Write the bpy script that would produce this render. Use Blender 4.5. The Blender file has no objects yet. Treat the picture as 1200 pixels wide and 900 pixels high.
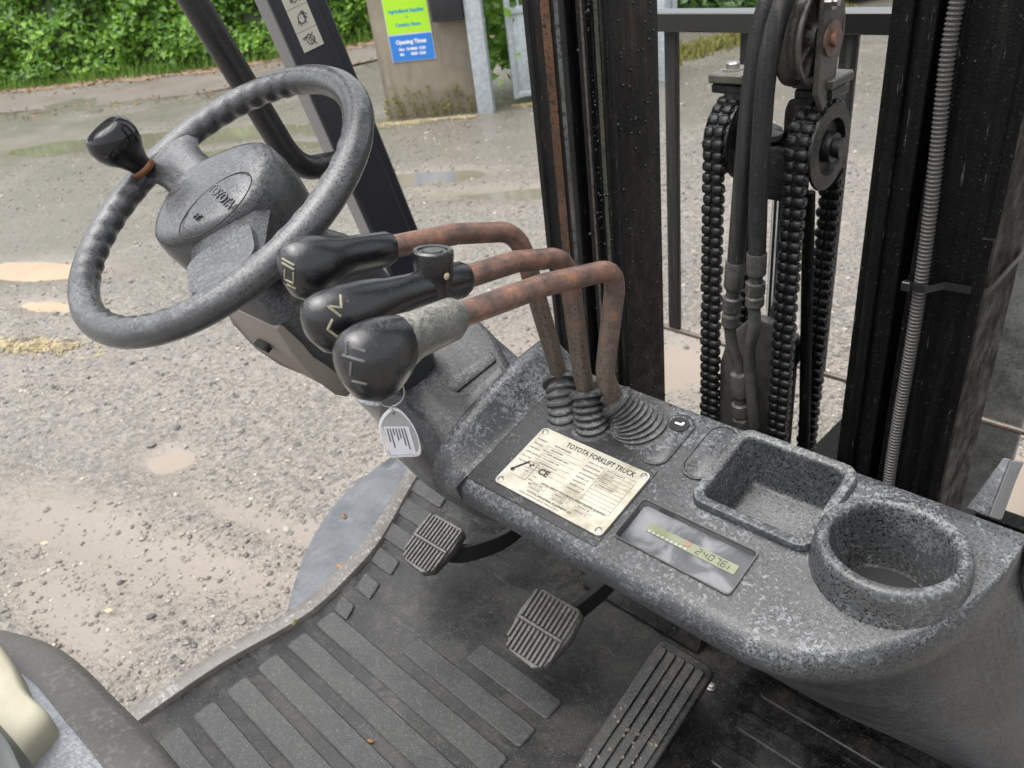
import bpy, bmesh, math, random
import numpy as np
from mathutils import Vector, Matrix
random.seed(7); rng = np.random.default_rng(7)
sc = bpy.context.scene
COL = sc.collection
rad = math.radians
# ------------------------------------------------------------------ camera
H = 1.70                                   # eye height above the ground
PITCH, ROLL, YAW, FPX = rad(31.7), rad(-8.0), rad(48.2), 927.0
_f = np.array([-math.sin(YAW)*math.cos(PITCH), math.cos(YAW)*math.cos(PITCH), -math.sin(PITCH)])
_r0 = np.array([math.cos(YAW), math.sin(YAW), 0.0]); _u0 = np.cross(_r0, _f)
_r = _r0*math.cos(ROLL) + _u0*math.sin(ROLL); _d = -np.cross(_r, _f)
CAM = np.array([0, 0, H])
cd = bpy.data.cameras.new('camera'); cam = bpy.data.objects.new('camera', cd); COL.objects.link(cam)
cam.matrix_world = Matrix(((_r[0], -_d[0], -_f[0], 0), (_r[1], -_d[1], -_f[1], 0), (_r[2], -_d[2], -_f[2], H), (0, 0, 0, 1)))
cd.sensor_width = 36; cd.lens = FPX/1200*36; cd.clip_start = 0.02; cd.clip_end = 400
cd.dof.use_dof = True; cd.dof.focus_distance = 0.74; cd.dof.aperture_fstop = 12.5
sc.camera = cam
# ------------------------------------------------------------------ sky, sun, exposure
SUN_EL, SUN_AZ = rad(74), rad(215)
w = bpy.data.worlds.new('World'); sc.world = w; w.use_nodes = True
nt = w.node_tree; bg = nt.nodes['Background']
sky = nt.nodes.new('ShaderNodeTexSky'); sky.sky_type = 'NISHITA'; sky.sun_disc = False
sky.sun_elevation = SUN_EL; sky.sun_rotation = SUN_AZ; sky.dust_density = 4.0; sky.air_density = 1.0
hs = nt.nodes.new('ShaderNodeHueSaturation'); hs.inputs['Saturation'].default_value = 0.22
nt.links.new(sky.outputs[0], hs.inputs['Color']); nt.links.new(hs.outputs[0], bg.inputs[0])
bg.inputs[1].default_value = 0.11
sd = bpy.data.lights.new('sun', 'SUN'); sd.energy = 1.5; sd.angle = rad(75); sd.color = (1, .97, .93)
so = bpy.data.objects.new('sun', sd); COL.objects.link(so)
so.rotation_euler = Vector((math.sin(SUN_AZ)*math.cos(SUN_EL), math.cos(SUN_AZ)*math.cos(SUN_EL), math.sin(SUN_EL))).to_track_quat('Z', 'Y').to_euler()
sc.view_settings.view_transform = 'Standard'; sc.view_settings.look = 'None'
sc.view_settings.gamma = 1; sc.view_settings.use_curve_mapping = False
sc.view_settings.exposure = 1.42

# ------------------------------------------------------------------ measuring helper: where a sight line meets a plane of the place
def at(u, v, X=None, Y=None, Z=None, pl=None):
    r = _r*(u-600) + _d*(v-450) + _f*FPX
    if X is not None: t = X/r[0]
    elif Y is not None: t = Y/r[1]
    elif Z is not None: t = (Z-H)/r[2]
    else:
        o, n = np.array(pl[0], float), np.array(pl[1], float); t = ((o-CAM)@n)/(r@n)
    return CAM + r*t
# ------------------------------------------------------------------ mesh helpers
def nrm(v):
    v = np.array(v, float); return v/np.linalg.norm(v)
def frame(axis, ref=(0, 0, 1)):
    z = nrm(axis); ref = np.array(ref, float)
    if abs(z@nrm(ref)) > .98: ref = np.array([1., 0, 0])
    x = nrm(np.cross(ref, z)); return x, np.cross(z, x), z
class MB:
    def __init__(s): s.v = []; s.f = []
    def add(s, vs, fs):
        b = len(s.v); s.v += [tuple(map(float, p)) for p in vs]; s.f += [tuple(i+b for i in f) for f in fs]; return s
    def box(s, c, size, ax=None):
        c = np.array(c, float); ax = np.eye(3) if ax is None else np.array(ax); h = np.array(size)/2
        vs = [c + ax[0]*sx*h[0] + ax[1]*sy*h[1] + ax[2]*sz*h[2] for sx in (-1, 1) for sy in (-1, 1) for sz in (-1, 1)]
        return s.add(vs, [(0, 1, 3, 2), (4, 6, 7, 5), (0, 4, 5, 1), (2, 3, 7, 6), (0, 2, 6, 4), (1, 5, 7, 3)])
    def loft(s, rings, caps=True, closed=True):
        n = len(rings[0]); vs = [p for r in rings for p in r]; fs = []
        for i in range(len(rings)-1):
            for j in range(n if closed else n-1):
                k = (j+1) % n; fs.append((i*n+j, i*n+k, (i+1)*n+k, (i+1)*n+j))
        if caps and closed: fs += [tuple(range(n-1, -1, -1)), tuple((len(rings)-1)*n+j for j in range(n))]
        return s.add(vs, fs)
    def tube(s, pts, r, seg=12, caps=True, sq=None):
        pts = [np.array(p, float) for p in pts]; n = len(pts)
        rr = r if hasattr(r, '__len__') else [r]*n; rings = []; xp = None
        for i in range(n):
            t = nrm(pts[min(i+1, n-1)] - pts[max(i-1, 0)])
            if xp is None: x, y, _ = frame(t)
            else:
                x = nrm(xp - t*(xp@t)); y = np.cross(t, x)
            xp = x
            rings.append([pts[i] + rr[i]*(x*math.cos(a) + y*math.sin(a)) for a in np.linspace(0, 2*math.pi, seg, endpoint=False)])
        return s.loft(rings, caps)
    def lathe(s, prof, o, axis, seg=32, caps=True, ref=(0, 0, 1)):
        x, y, z = frame(axis, ref); o = np.array(o, float)
        return s.loft([[o + z*h + r*(x*math.cos(a) + y*math.sin(a)) for a in np.linspace(0, 2*math.pi, seg, endpoint=False)] for r, h in prof], caps)
    def prism(s, poly, ext):
        ext = np.array(ext, float); a = [np.array(p, float) for p in poly]
        return s.loft([a, [p+ext for p in a]])
    def build(s, name, mat, parent=None, smooth=35, bevel=0, seg=2, sub=0):
        me = bpy.data.meshes.new(name); me.from_pydata(s.v, [], s.f)
        bm = bmesh.new(); bm.from_mesh(me); bmesh.ops.recalc_face_normals(bm, faces=bm.faces)
        if bevel:
            es = [e for e in bm.edges if len(e.link_faces) == 2 and e.calc_face_angle(0) > rad(28)]
            bmesh.ops.bevel(bm, geom=es, offset=bevel, segments=seg, profile=.5, affect='EDGES', clamp_overlap=True)
        bm.to_mesh(me); bm.free()
        return link(name, me, mat, parent, smooth, sub)
def link(name, me, mat, parent=None, smooth=35, sub=0):
    if mat and not me.materials: me.materials.append(mat)
    o = bpy.data.objects.new(name, me); COL.objects.link(o)
    if smooth:
        me.shade_smooth()
        try: me.set_sharp_from_angle(angle=rad(smooth))
        except Exception: pass
    if sub:
        m = o.modifiers.new('sub', 'SUBSURF'); m.levels = m.render_levels = sub
    adopt(o, parent); return o
def adopt(o, parent):
    if parent is None: return
    o.parent = parent
    if parent.type == 'EMPTY': o.location = Vector(o.location) - parent.location
def thing(name, label, cat, loc, group=None):
    o = bpy.data.objects.new(name, None); o.empty_display_size = .1; COL.objects.link(o); o.location = loc
    return tag(o, label, cat, group)
def tag(o, label, cat, group=None, kind=None):
    if label: o['label'] = label
    if cat: o['category'] = cat
    if group: o['group'] = group
    if kind: o['kind'] = kind
    return o
def struct(o, label=None): o['kind'] = 'structure'; return o
def rrect(w, h, r, n=6):
    out = []
    for cx, cy, a0 in ((w/2-r, h/2-r, 0), (-w/2+r, h/2-r, 90), (-w/2+r, -h/2+r, 180), (w/2-r, -h/2+r, 270)):
        for k in range(n+1):
            a = rad(a0+90*k/n); out.append((cx+r*math.cos(a), cy+r*math.sin(a)))
    return out
def bez(pts, n=10):
    """Catmull-Rom through pts"""
    P = [np.array(p, float) for p in pts]; P = [2*P[0]-P[1]] + P + [2*P[-1]-P[-2]]; out = []
    for i in range(1, len(P)-2):
        for k in range(n):
            t = k/n
            out.append(.5*((2*P[i]) + (-P[i-1]+P[i+1])*t + (2*P[i-1]-5*P[i]+4*P[i+1]-P[i+2])*t*t + (-P[i-1]+3*P[i]-3*P[i+1]+P[i+2])*t**3))
    out.append(P[-2]); return out
def text(name, body, size, o, xd, yd, mat, parent, ext=.0003, align='CENTER', sx=1.0, bold=0.0):
    cu = bpy.data.curves.new(name, 'FONT'); cu.body = body; cu.size = size; cu.align_x = align; cu.align_y = 'CENTER'
    cu.extrude = ext; cu.resolution_u = 2; cu.offset = bold
    t = bpy.data.objects.new(name, cu); COL.objects.link(t)
    dg = bpy.context.evaluated_depsgraph_get(); me = bpy.data.meshes.new_from_object(t.evaluated_get(dg))
    bpy.data.objects.remove(t); xd, yd = nrm(xd), nrm(yd); zd = np.cross(xd, yd); o = np.array(o, float)
    co = np.zeros(len(me.vertices)*3); me.vertices.foreach_get('co', co); co = co.reshape(-1, 3)
    co = o + np.outer(co[:, 0]*sx, xd) + np.outer(co[:, 1], yd) + np.outer(co[:, 2], zd)
    me.vertices.foreach_set('co', co.ravel()); me.materials.clear()
    return link(name, me, mat, parent, 0)

# ------------------------------------------------------------------ materials
class NM:
    def __init__(s, name, coord='Object'):
        s.m = bpy.data.materials.new(name); s.m.use_nodes = True; s.t = s.m.node_tree; s.b = s.t.nodes['Principled BSDF']
        s.tc = s.t.nodes.new('ShaderNodeTexCoord'); s.co = s.tc.outputs[coord]
    def n(s, typ, **kw):
        x = s.t.nodes.new(typ)
        for k, v in kw.items(): setattr(x, k, v)
        return x
    def L(s, a, b): s.t.links.new(a, b)
    def mapped(s, scale):
        x = s.n('ShaderNodeMapping'); s.L(s.co, x.inputs[0]); x.inputs['Scale'].default_value = scale; return x.outputs[0]
    def noise(s, scale, detail=3, rough=.55, co=None, dist=0):
        x = s.n('ShaderNodeTexNoise'); s.L(co or s.co, x.inputs['Vector']); x.inputs['Scale'].default_value = scale
        x.inputs['Detail'].default_value = detail; x.inputs['Roughness'].default_value = rough; x.inputs['Distortion'].default_value = dist
        return x.outputs[0]
    def voro(s, scale, out='Distance', feature='F1', co=None):
        x = s.n('ShaderNodeTexVoronoi', feature=feature); s.L(co or s.co, x.inputs['Vector']); x.inputs['Scale'].default_value = scale
        return x.outputs[out]
    def ramp(s, fac, stops):
        x = s.n('ShaderNodeValToRGB'); e = x.color_ramp.elements
        while len(e) < len(stops): e.new(.5)
        for i, (p, c) in enumerate(stops):
            e[i].position = p; c = (c, c, c) if not hasattr(c, '__len__') else c; e[i].color = (*c, 1)
        s.L(fac, x.inputs[0]); return x.outputs[0]
    def mix(s, fac, a, b, mode='MIX'):
        x = s.n('ShaderNodeMix', data_type='RGBA', blend_type=mode)
        for inp, val in ((x.inputs[0], fac), (x.inputs[6], a), (x.inputs[7], b)):
            if hasattr(val, 'links') or hasattr(val, 'is_output'): s.L(val, inp)
            elif inp == x.inputs[0]: inp.default_value = val
            else: inp.default_value = (*val, 1) if hasattr(val, '__len__') else (val, val, val, 1)
        return x.outputs[2]
    def math(s, op, a, b=0.0):
        x = s.n('ShaderNodeMath', operation=op)
        for i, v in enumerate((a, b)):
            if hasattr(v, 'is_output'): s.L(v, x.inputs[i])
            else: x.inputs[i].default_value = v
        return x.outputs[0]
    def col(s, c):
        if hasattr(c, 'is_output'): s.L(c, s.b.inputs['Base Color'])
        else: s.b.inputs['Base Color'].default_value = (*c, 1)
        return s
    def rough(s, r):
        if hasattr(r, 'is_output'): s.L(r, s.b.inputs['Roughness'])
        else: s.b.inputs['Roughness'].default_value = r
        return s
    def bump(s, h, dist=.001, strength=.6):
        x = s.n('ShaderNodeBump'); s.L(h, x.inputs['Height']); x.inputs['Distance'].default_value = dist; x.inputs['Strength'].default_value = strength
        s.L(x.outputs[0], s.b.inputs['Normal']); return s
    def set(s, **kw):
        for k, v in kw.items(): s.b.inputs[k].default_value = v
        return s
def plain(name, c, r=.5, **kw): return NM(name).col(c).rough(r).set(**kw).m
def worn(name, base, dark, light, amt=.5, fine=420, patch=26, r=(.30, .62), spec=.5, dk=.40, flecks=.6, top=.25, coat=.3):
    """weathered grey plastic: crisp flaking pale film over darker plastic, black pores, wet glossy areas"""
    m = NM(name)
    f1 = m.noise(fine, 2, .55); f2 = m.noise(fine*.55, 5, .72); p = m.noise(patch, 5, .7, dist=.6); p2 = m.noise(patch*.3, 4, .6); f3 = m.noise(fine*1.9, 2, .5)
    s_ = m.math('ADD', m.math('MULTIPLY', p, .45), m.math('MULTIPLY', f2, .55))
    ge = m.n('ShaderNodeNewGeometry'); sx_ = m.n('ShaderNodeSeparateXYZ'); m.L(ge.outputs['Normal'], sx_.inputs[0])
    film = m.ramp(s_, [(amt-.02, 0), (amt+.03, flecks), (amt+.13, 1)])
    film = m.math('MULTIPLY', film, m.ramp(sx_.outputs[2], [(.15, top), (.70, 1)]))      # settled dust on upward faces, plus top light painted into the colour
    c = m.mix(m.ramp(p2, [(.42, 0), (.60, .9)]), base, tuple(x*.42 for x in base))
    c = m.mix(m.ramp(f3, [(.35, .35), (.65, 0)]), c, dark)
    c = m.mix(film, c, light)
    pm = m.noise(patch*.55, 4, .65, dist=.8)                       # pores come in areas, other areas stay smooth
    pores = m.math('MULTIPLY', m.ramp(f1, [(dk-.045, 1), (dk, 0)]), m.ramp(pm, [(.40, .35), (.56, 1)]))
    c = m.mix(pores, c, dark)
    white = m.ramp(m.noise(fine*1.35, 1), [(.67, 0), (.72, .22)])
    c = m.mix(white, c, tuple(min(1, x*1.6) for x in light))
    m.col(c)
    m.rough(m.ramp(m.math('ADD', m.math('MULTIPLY', p, .6), m.math('MULTIPLY', f1, .4)), [(.38, r[0]), (.58, r[1])]))
    m.bump(m.math('SUBTRACT', m.math('ADD', m.math('MULTIPLY', f2, .7), m.math('MULTIPLY', film, .25)), m.math('MULTIPLY', pores, .6)), .0007, .6)
    return m.set(**{'Specular IOR Level': spec, 'Coat Weight': coat, 'Coat Roughness': .22}).m
MAT = {}
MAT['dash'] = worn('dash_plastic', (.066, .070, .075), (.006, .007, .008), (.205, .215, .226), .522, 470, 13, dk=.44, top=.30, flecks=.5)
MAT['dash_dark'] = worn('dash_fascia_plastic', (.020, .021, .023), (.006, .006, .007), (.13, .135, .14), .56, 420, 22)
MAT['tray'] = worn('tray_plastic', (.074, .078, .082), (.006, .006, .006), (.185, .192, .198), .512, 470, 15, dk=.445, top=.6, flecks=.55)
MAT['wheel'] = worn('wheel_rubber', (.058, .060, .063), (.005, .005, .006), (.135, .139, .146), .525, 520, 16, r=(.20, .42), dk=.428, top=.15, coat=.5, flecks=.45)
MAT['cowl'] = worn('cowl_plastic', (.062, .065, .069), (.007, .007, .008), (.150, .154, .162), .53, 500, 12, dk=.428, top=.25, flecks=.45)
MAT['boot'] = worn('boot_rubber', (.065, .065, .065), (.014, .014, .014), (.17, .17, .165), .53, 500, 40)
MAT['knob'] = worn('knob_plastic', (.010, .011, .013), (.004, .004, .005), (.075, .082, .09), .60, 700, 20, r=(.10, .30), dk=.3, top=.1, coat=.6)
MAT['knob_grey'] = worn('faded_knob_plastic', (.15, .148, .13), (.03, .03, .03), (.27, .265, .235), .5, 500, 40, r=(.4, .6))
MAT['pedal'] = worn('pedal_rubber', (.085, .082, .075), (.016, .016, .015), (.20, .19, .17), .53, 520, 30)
MAT['spinner'] = plain('glossy_black_plastic', (.008, .008, .009), .13)
def rubber_mat():
    m = NM('mat_rubber'); p = m.noise(8, 7, .7, dist=.5); f = m.noise(750, 2); g = m.noise(45, 6, .75); sc_ = m.noise(1, 4, .6, co=m.mapped((14, 90, 14)))
    c = m.ramp(p, [(.36, (.004, .004, .004)), (.50, (.013, .013, .013)), (.64, (.040, .039, .037))])
    c = m.mix(m.ramp(m.noise(11, 6, .75), [(.55, 0), (.68, .7)]), c, (.062, .054, .044))
    c = m.mix(m.ramp(g, [(.55, 0), (.67, .45)]), c, (.075, .068, .058)); c = m.mix(m.ramp(sc_, [(.62, 0), (.70, .35)]), c, (.10, .095, .085))
    c = m.mix(m.ramp(f, [(.66, 0), (.70, .7)]), c, (.34, .33, .31))
    m.col(c).rough(m.ramp(p, [(.38, .22), (.6, .62)])).bump(m.math('ADD', f, m.math('MULTIPLY', g, 1.5)), .0009, .6); return m.m
MAT['rubber'] = rubber_mat()
def pad_mat():
    m = NM('mat_tread'); p = m.noise(11, 6, .7); f = m.noise(820, 2); g = m.noise(120, 4, .7)
    c = m.ramp(p, [(.3, (.016, .016, .016)), (.7, (.055, .055, .0535))]); c = m.mix(m.ramp(g, [(.52, 0), (.68, .4)]), c, (.11, .108, .102)); c = m.mix(m.ramp(f, [(.63, 0), (.68, .6)]), c, (.32, .31, .30)); c = m.mix(m.ramp(f, [(.36, .7), (.42, 0)]), c, (.02, .02, .02))
    m.col(c).rough(m.ramp(p, [(.35, .34), (.65, .58)])).bump(m.math('ADD', f, g), .0009, .6); return m.m
MAT['pad'] = pad_mat()
def rust_mat():
    m = NM('rusty_steel'); p = m.noise(45, 6, .7); f = m.noise(350, 3)
    c = m.ramp(p, [(.32, (.06, .048, .044)), (.47, (.135, .083, .066)), (.6, (.22, .12, .085)), (.70, (.34, .15, .07)), (.82, (.42, .18, .06))])
    c = m.mix(m.ramp(f, [(.55, 0), (.7, .6)]), c, (.075, .058, .052)); m.col(c).rough(m.ramp(f, [(.3, .24), (.7, .5)])).bump(f, .0008, .5)
    sp = m.n('ShaderNodeSeparateXYZ'); m.L(m.co, sp.inputs[0]);
    mr = m.n('ShaderNodeMapRange'); m.L(m.math('ADD', sp.outputs[2], m.math('MULTIPLY', m.math('SUBTRACT', p, .5), .16)), mr.inputs[0]); mr.inputs[1].default_value = 1.335; mr.inputs[2].default_value = 1.405; mr.inputs[3].default_value = .85; mr.inputs[4].default_value = 0
    c = m.mix(mr.outputs[0], c, m.ramp(f, [(.3, (.05, .042, .036)), (.6, (.13, .11, .09)), (.75, (.20, .16, .12))])); m.col(c)
    m.set(Metallic=.2); return m.m
MAT['rust'] = rust_mat()
def grease_mat(name, streak=True, rustiness=.0, lum=1.0, r=(.22, .6), spec=.35):
    m = NM(name); st = m.noise(1, 7, .75, co=m.mapped((75, 75, 2.0))); f = m.noise(300, 4, .7); g = m.noise(34, 6, .75); w_ = m.noise(1, 4, .6, co=m.mapped((240, 240, 26)))
    c = m.ramp(st, [(.36, (.0035*lum,)*3), (.55, (.009*lum, .009*lum, .0088*lum)), (.72, (.035*lum, .033*lum, .029*lum))])
    if rustiness:
        c = m.mix(m.ramp(m.noise(1, 6, .75, co=m.mapped((26, 26, 1.3))), [(.62-rustiness*.16, 0), (.72-rustiness*.1, .9)]), c, (.075, .034, .014))
        c = m.mix(m.ramp(m.noise(1, 5, .7, co=m.mapped((40, 40, 1.8))), [(.60, 0), (.70, .7)]), c, (.060, .058, .034))
    c = m.mix(m.ramp(w_, [(.66, 0), (.72, .5)]), c, (.12, .12, .115)); c = m.mix(m.ramp(f, [(.64, 0), (.69, .75)]), c, (.10, .10, .097))
    m.col(c).rough(m.ramp(g, [(.38, r[0]), (.62, r[1])])).bump(m.math('ADD', f, m.math('MULTIPLY', g, 2)), .0014, .6).set(**{'Specular IOR Level': spec}); return m.m
MAT['mast'] = grease_mat('mast_steel', True, 0, .5, (.35, .7), .12)
MAT['mast_rusty'] = grease_mat('rust_streaked_mast_steel', True, .25, .9, (.25, .6), .3)
MAT['grease'] = grease_mat('greasy_chain_steel', False, 0, 1.2, (.14, .42), .5)
MAT['hose'] = grease_mat('hose_rubber', False, 0, 3.2, (.4, .65), .4)
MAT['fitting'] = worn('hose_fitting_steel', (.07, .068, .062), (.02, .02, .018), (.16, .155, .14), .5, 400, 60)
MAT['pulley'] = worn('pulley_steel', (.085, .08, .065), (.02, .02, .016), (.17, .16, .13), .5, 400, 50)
MAT['wet_black'] = plain('wet_black_paint', (.02, .02, .02), .10)
MAT['chrome'] = plain('chrome', (.6, .62, .66), .12, Metallic=1.0)
MAT['steel'] = plain('zinc_steel', (.38, .37, .35), .35, Metallic=.8)
MAT['conduit'] = plain('conduit_plastic', (.055, .053, .05), .45)
MAT['tie'] = plain('cable_tie_plastic', (.012, .012, .012), .35)
MAT['backrest'] = grease_mat('backrest_steel', True, .4, 2.6)
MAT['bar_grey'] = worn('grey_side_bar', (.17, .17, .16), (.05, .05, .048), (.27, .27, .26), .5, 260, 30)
MAT['pillar_paint'] = NM('charcoal_paint').col((.028, .029, .036)).rough(.42).m
MAT['pillar_grey'] = plain('pale_grey_paint', (.16, .16, .165), .35)  # pillar's skylight put into a paler grey; bracket flange shares it
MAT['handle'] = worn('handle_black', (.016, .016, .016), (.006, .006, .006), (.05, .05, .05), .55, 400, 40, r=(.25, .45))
def fender_mat():
    m = NM('blue_grey_paint'); p = m.noise(14, 5, .6); d = m.noise(230, 2)
    c = m.ramp(p, [(.35, (.085, .093, .102)), (.65, (.12, .13, .14))]); c = m.mix(m.ramp(d, [(.30, .8), (.36, 0)]), c, (.08, .09, .10))
    st = m.noise(1, 5, .7, co=m.mapped((120, 16, 40))); c = m.mix(m.ramp(st, [(.56, 0), (.66, .55)]), c, (.06, .066, .072)); c = m.mix(m.ramp(m.noise(420, 2), [(.36, .7), (.41, 0)]), c, (.045, .05, .055)); c = m.mix(m.ramp(m.noise(22, 5, .7), [(.58, 0), (.68, .5)]), c, (.19, .20, .21))
    m.col(c).rough(m.ramp(m.math('ADD', m.math('MULTIPLY', p, .5), m.math('MULTIPLY', st, .5)), [(.4, .22), (.6, .52)])).bump(d, .0008, .5); return m.m
MAT['fender'] = fender_mat()
MAT['hood'] = worn('hood_paint', (.24, .25, .27), (.13, .135, .145), (.33, .345, .37), .5, 350, 10, r=(.2, .4), dk=.3)  # light on the hood top put into a paler colour; cowl flank shares it
MAT['hood_side'] = worn('shaded_hood_paint', (.095, .091, .085), (.05, .048, .045), (.12, .116, .11), .54, 240, 9, dk=.34, coat=.1)  # side of the same hood, its shade put into a darker colour
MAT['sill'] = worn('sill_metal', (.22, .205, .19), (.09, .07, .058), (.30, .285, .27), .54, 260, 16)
def beige_mat():
    m = NM('beige_vinyl'); p = m.noise(7, 4); m.col(m.ramp(p, [(.35, (.27, .25, .185)), (.65, (.37, .35, .27))])).rough(.62).bump(m.noise(300, 2), .0005, .3).set(**{'Specular IOR Level': .25}); return m.m
MAT['beige'] = beige_mat()
MAT['tan'] = plain('taupe_plastic', (.24, .21, .18), .55)
MAT['vinyl'] = plain('dark_green_vinyl', (.028, .036, .036), .38)
MAT['black'] = plain('matt_black', (.008, .008, .008), .7)
MAT['print'] = plain('black_print', (.015, .015, .014), .6)
MAT['print_soft'] = plain('faded_print', (.09, .085, .07), .6)
MAT['mark'] = plain('yellowed_marking', (.24, .22, .15), .65)
MAT['mark_dim'] = plain('worn_marking', (.10, .10, .095), .5)
def plate_mat():
    m = NM('aluminium_plate'); p = m.noise(34, 5, .65); f = m.noise(500, 2)
    c = m.ramp(p, [(.30, (.28, .25, .18)), (.48, (.46, .435, .36)), (.75, (.58, .565, .50))]); c = m.mix(m.ramp(f, [(.6, 0), (.72, .4)]), c, (.3, .25, .15))
    m.col(c).rough(.38).set(Metallic=.35); return m.m
MAT['plate'] = plate_mat()
MAT['lcd'] = plain('lcd_screen', (.42, .46, .27), .3)
def face_mat():
    m = NM('display_face'); p = m.noise(24, 4, .55, dist=.8); m.col(m.ramp(p, [(.36, (.07, .075, .085)), (.46, (.14, .15, .17)), (.54, (.34, .35, .37)), (.70, (.48, .49, .51))])).rough(.3); return m.m  # white clouds paint a sky reflection into the face colour
MAT['lcd_panel'] = face_mat()
def glass_mat(name, tint=(1, 1, 1), r=.03, alpha=.12):
    m = NM(name); b = m.b; b.inputs['Base Color'].default_value = (*tint, 1); b.inputs['Roughness'].default_value = r
    b.inputs['Alpha'].default_value = alpha; b.inputs['IOR'].default_value = 1.5; return m.m
MAT['lens'] = glass_mat('display_lens', (.02, .022, .028), .05, .22)
MAT['fob_plastic'] = glass_mat('clear_acrylic', (.95, .95, .95), .05, .22)
MAT['fob_edge'] = plain('clear_acrylic_edge', (.72, .72, .72), .12)
MAT['paper'] = plain('white_paper', (.72, .71, .76), .7)
MAT['tyre'] = plain('tyre_rubber', (.02, .02, .02), .8)
MAT['green_sign'] = plain('lime_green_sign', (.40, .75, .03), .35)
MAT['blue_sign'] = plain('blue_sign', (.03, .20, .62), .35)
MAT['white_sign'] = plain('white_sign', (.8, .8, .8), .4)
MAT['teal_print'] = plain('teal_lettering', (.03, .28, .42), .5)
MAT['postbox'] = plain('post_box_black', (.02, .02, .024), .4)
MAT['straw'] = plain('straw', (.42, .35, .21), .8)
def galv_mat():
    m = NM('galvanised_steel'); v = m.noise(30, 4); m.col(m.ramp(v, [(.3, (.36, .40, .43)), (.7, (.55, .60, .63))])).rough(.5).set(Metallic=.15); return m.m
MAT['galv'] = galv_mat()
def concrete_mat():
    m = NM('rendered_concrete'); a = m.noise(2.2, 6, .65); st = m.noise(1, 5, .6, co=m.mapped((7, 7, .9))); f = m.noise(90, 3)
    c = m.ramp(a, [(.3, (.17, .145, .11)), (.7, (.31, .27, .205))]); c = m.mix(m.ramp(st, [(.5, 0), (.72, .7)]), c, (.11, .10, .085))
    m.col(c).rough(.85).bump(f, .004, .6); return m.m
MAT['concrete'] = concrete_mat()
def leaf_mat(name, dark, mid, lite, r=.45):
    m = NM(name); p = m.noise(1.3, 4); o = m.n('ShaderNodeObjectInfo'); g = m.n('ShaderNodeNewGeometry')
    rnd = g.outputs['Random Per Island']
    c = m.ramp(m.math('ADD', m.math('MULTIPLY', p, .45), m.math('MULTIPLY', rnd, .55)), [(.2, dark), (.5, mid), (.85, lite)])
    m.col(c).rough(r)
    m.set(**{'Subsurface Weight': 0.0}); tr = m.n('ShaderNodeBsdfTranslucent'); m.L(c, tr.inputs[0]); mx = m.n('ShaderNodeMixShader'); mx.inputs[0].default_value = .3
    m.L(m.b.outputs[0], mx.inputs[1]); m.L(tr.outputs[0], mx.inputs[2]); m.L(mx.outputs[0], m.t.nodes['Material Output'].inputs[0]); return m.m
MAT['leaf'] = leaf_mat('nettle_leaves', (.045, .12, .012), (.125, .28, .026), (.28, .47, .05))
MAT['leaf_dark'] = leaf_mat('ivy_leaves', (.02, .05, .012), (.045, .11, .02), (.10, .19, .04))
MAT['grass'] = leaf_mat('grass_blades', (.06, .13, .015), (.12, .25, .03), (.24, .36, .06), .6)
MAT['moss'] = leaf_mat('yellow_moss', (.09, .10, .025), (.19, .19, .05), (.30, .28, .09), .8)
MAT['litter'] = leaf_mat('leaf_litter', (.07, .04, .02), (.18, .11, .05), (.36, .26, .10), .7)
MAT['soil'] = plain('bank_soil', (.035, .05, .02), .9)
def ground_mat():
    m = NM('wet_gravel'); a = m.noise(.5, 6, .6); b = m.noise(2.2, 6, .65); f = m.voro(95, 'Color'); fd = m.voro(95); g = m.noise(190, 4, .7); big = m.voro(40, 'Color'); bd = m.voro(40)
    c = m.ramp(a, [(.3, (.155, .142, .124)), (.5, (.205, .188, .166)), (.7, (.255, .231, .203))])
    bw = m.n('ShaderNodeRGBToBW'); m.L(f, bw.inputs[0]); bw2 = m.n('ShaderNodeRGBToBW'); m.L(big, bw2.inputs[0])
    c = m.mix(m.ramp(bw.outputs[0], [(.2, .8), (.45, 0)]), c, (.085, .08, .072)); c = m.mix(m.ramp(bw.outputs[0], [(.62, 0), (.85, .5)]), c, (.36, .335, .295))
    c = m.mix(m.ramp(bw2.outputs[0], [(.70, 0), (.88, .4)]), c, (.33, .29, .235)); c = m.mix(m.ramp(bw2.outputs[0], [(.15, .5), (.30, 0)]), c, (.10, .095, .09))
    at_ = m.n('ShaderNodeAttribute'); at_.attribute_name = 'silt'
    mr = m.n('ShaderNodeMapRange'); m.L(m.math('ADD', at_.outputs['Fac'], m.math('MULTIPLY', m.math('SUBTRACT', m.noise(14, 6, .75), .5), .9)), mr.inputs[0])
    for k_, v_ in ((1, .30), (2, .75), (3, 0), (4, 1)): mr.inputs[k_].default_value = v_
    silt = m.math('MAXIMUM', mr.outputs[0], m.ramp(b, [(.60, 0), (.72, .5)])); c = m.mix(silt, c, (.218, .190, .161))
    aw = m.n('ShaderNodeAttribute'); aw.attribute_name = 'wet'; wet = m.ramp(m.math('ADD', aw.outputs['Fac'], m.math('MULTIPLY', m.math('SUBTRACT', m.noise(1.1, 5, .65), .5), 1.3)), [(.30, 0), (.62, 1)])
    c = m.mix(m.math('MULTIPLY', wet, .75), c, (.150, .140, .120)); silt = m.math('MAXIMUM', silt, m.math('MULTIPLY', wet, .82))
    gr = m.math('MULTIPLY', m.math('ADD', m.math('ADD', fd, m.math('MULTIPLY', bd, .8)), m.math('MULTIPLY', g, .7)), m.ramp(silt, [(0, 1), (1, .12)]))
    m.col(c).rough(m.ramp(m.math('ADD', m.math('MULTIPLY', silt, .6), m.math('MULTIPLY', b, .5)), [(.2, .42), (.5, .20), (.85, .12)])).bump(gr, .011, .7); return m.m
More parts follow.
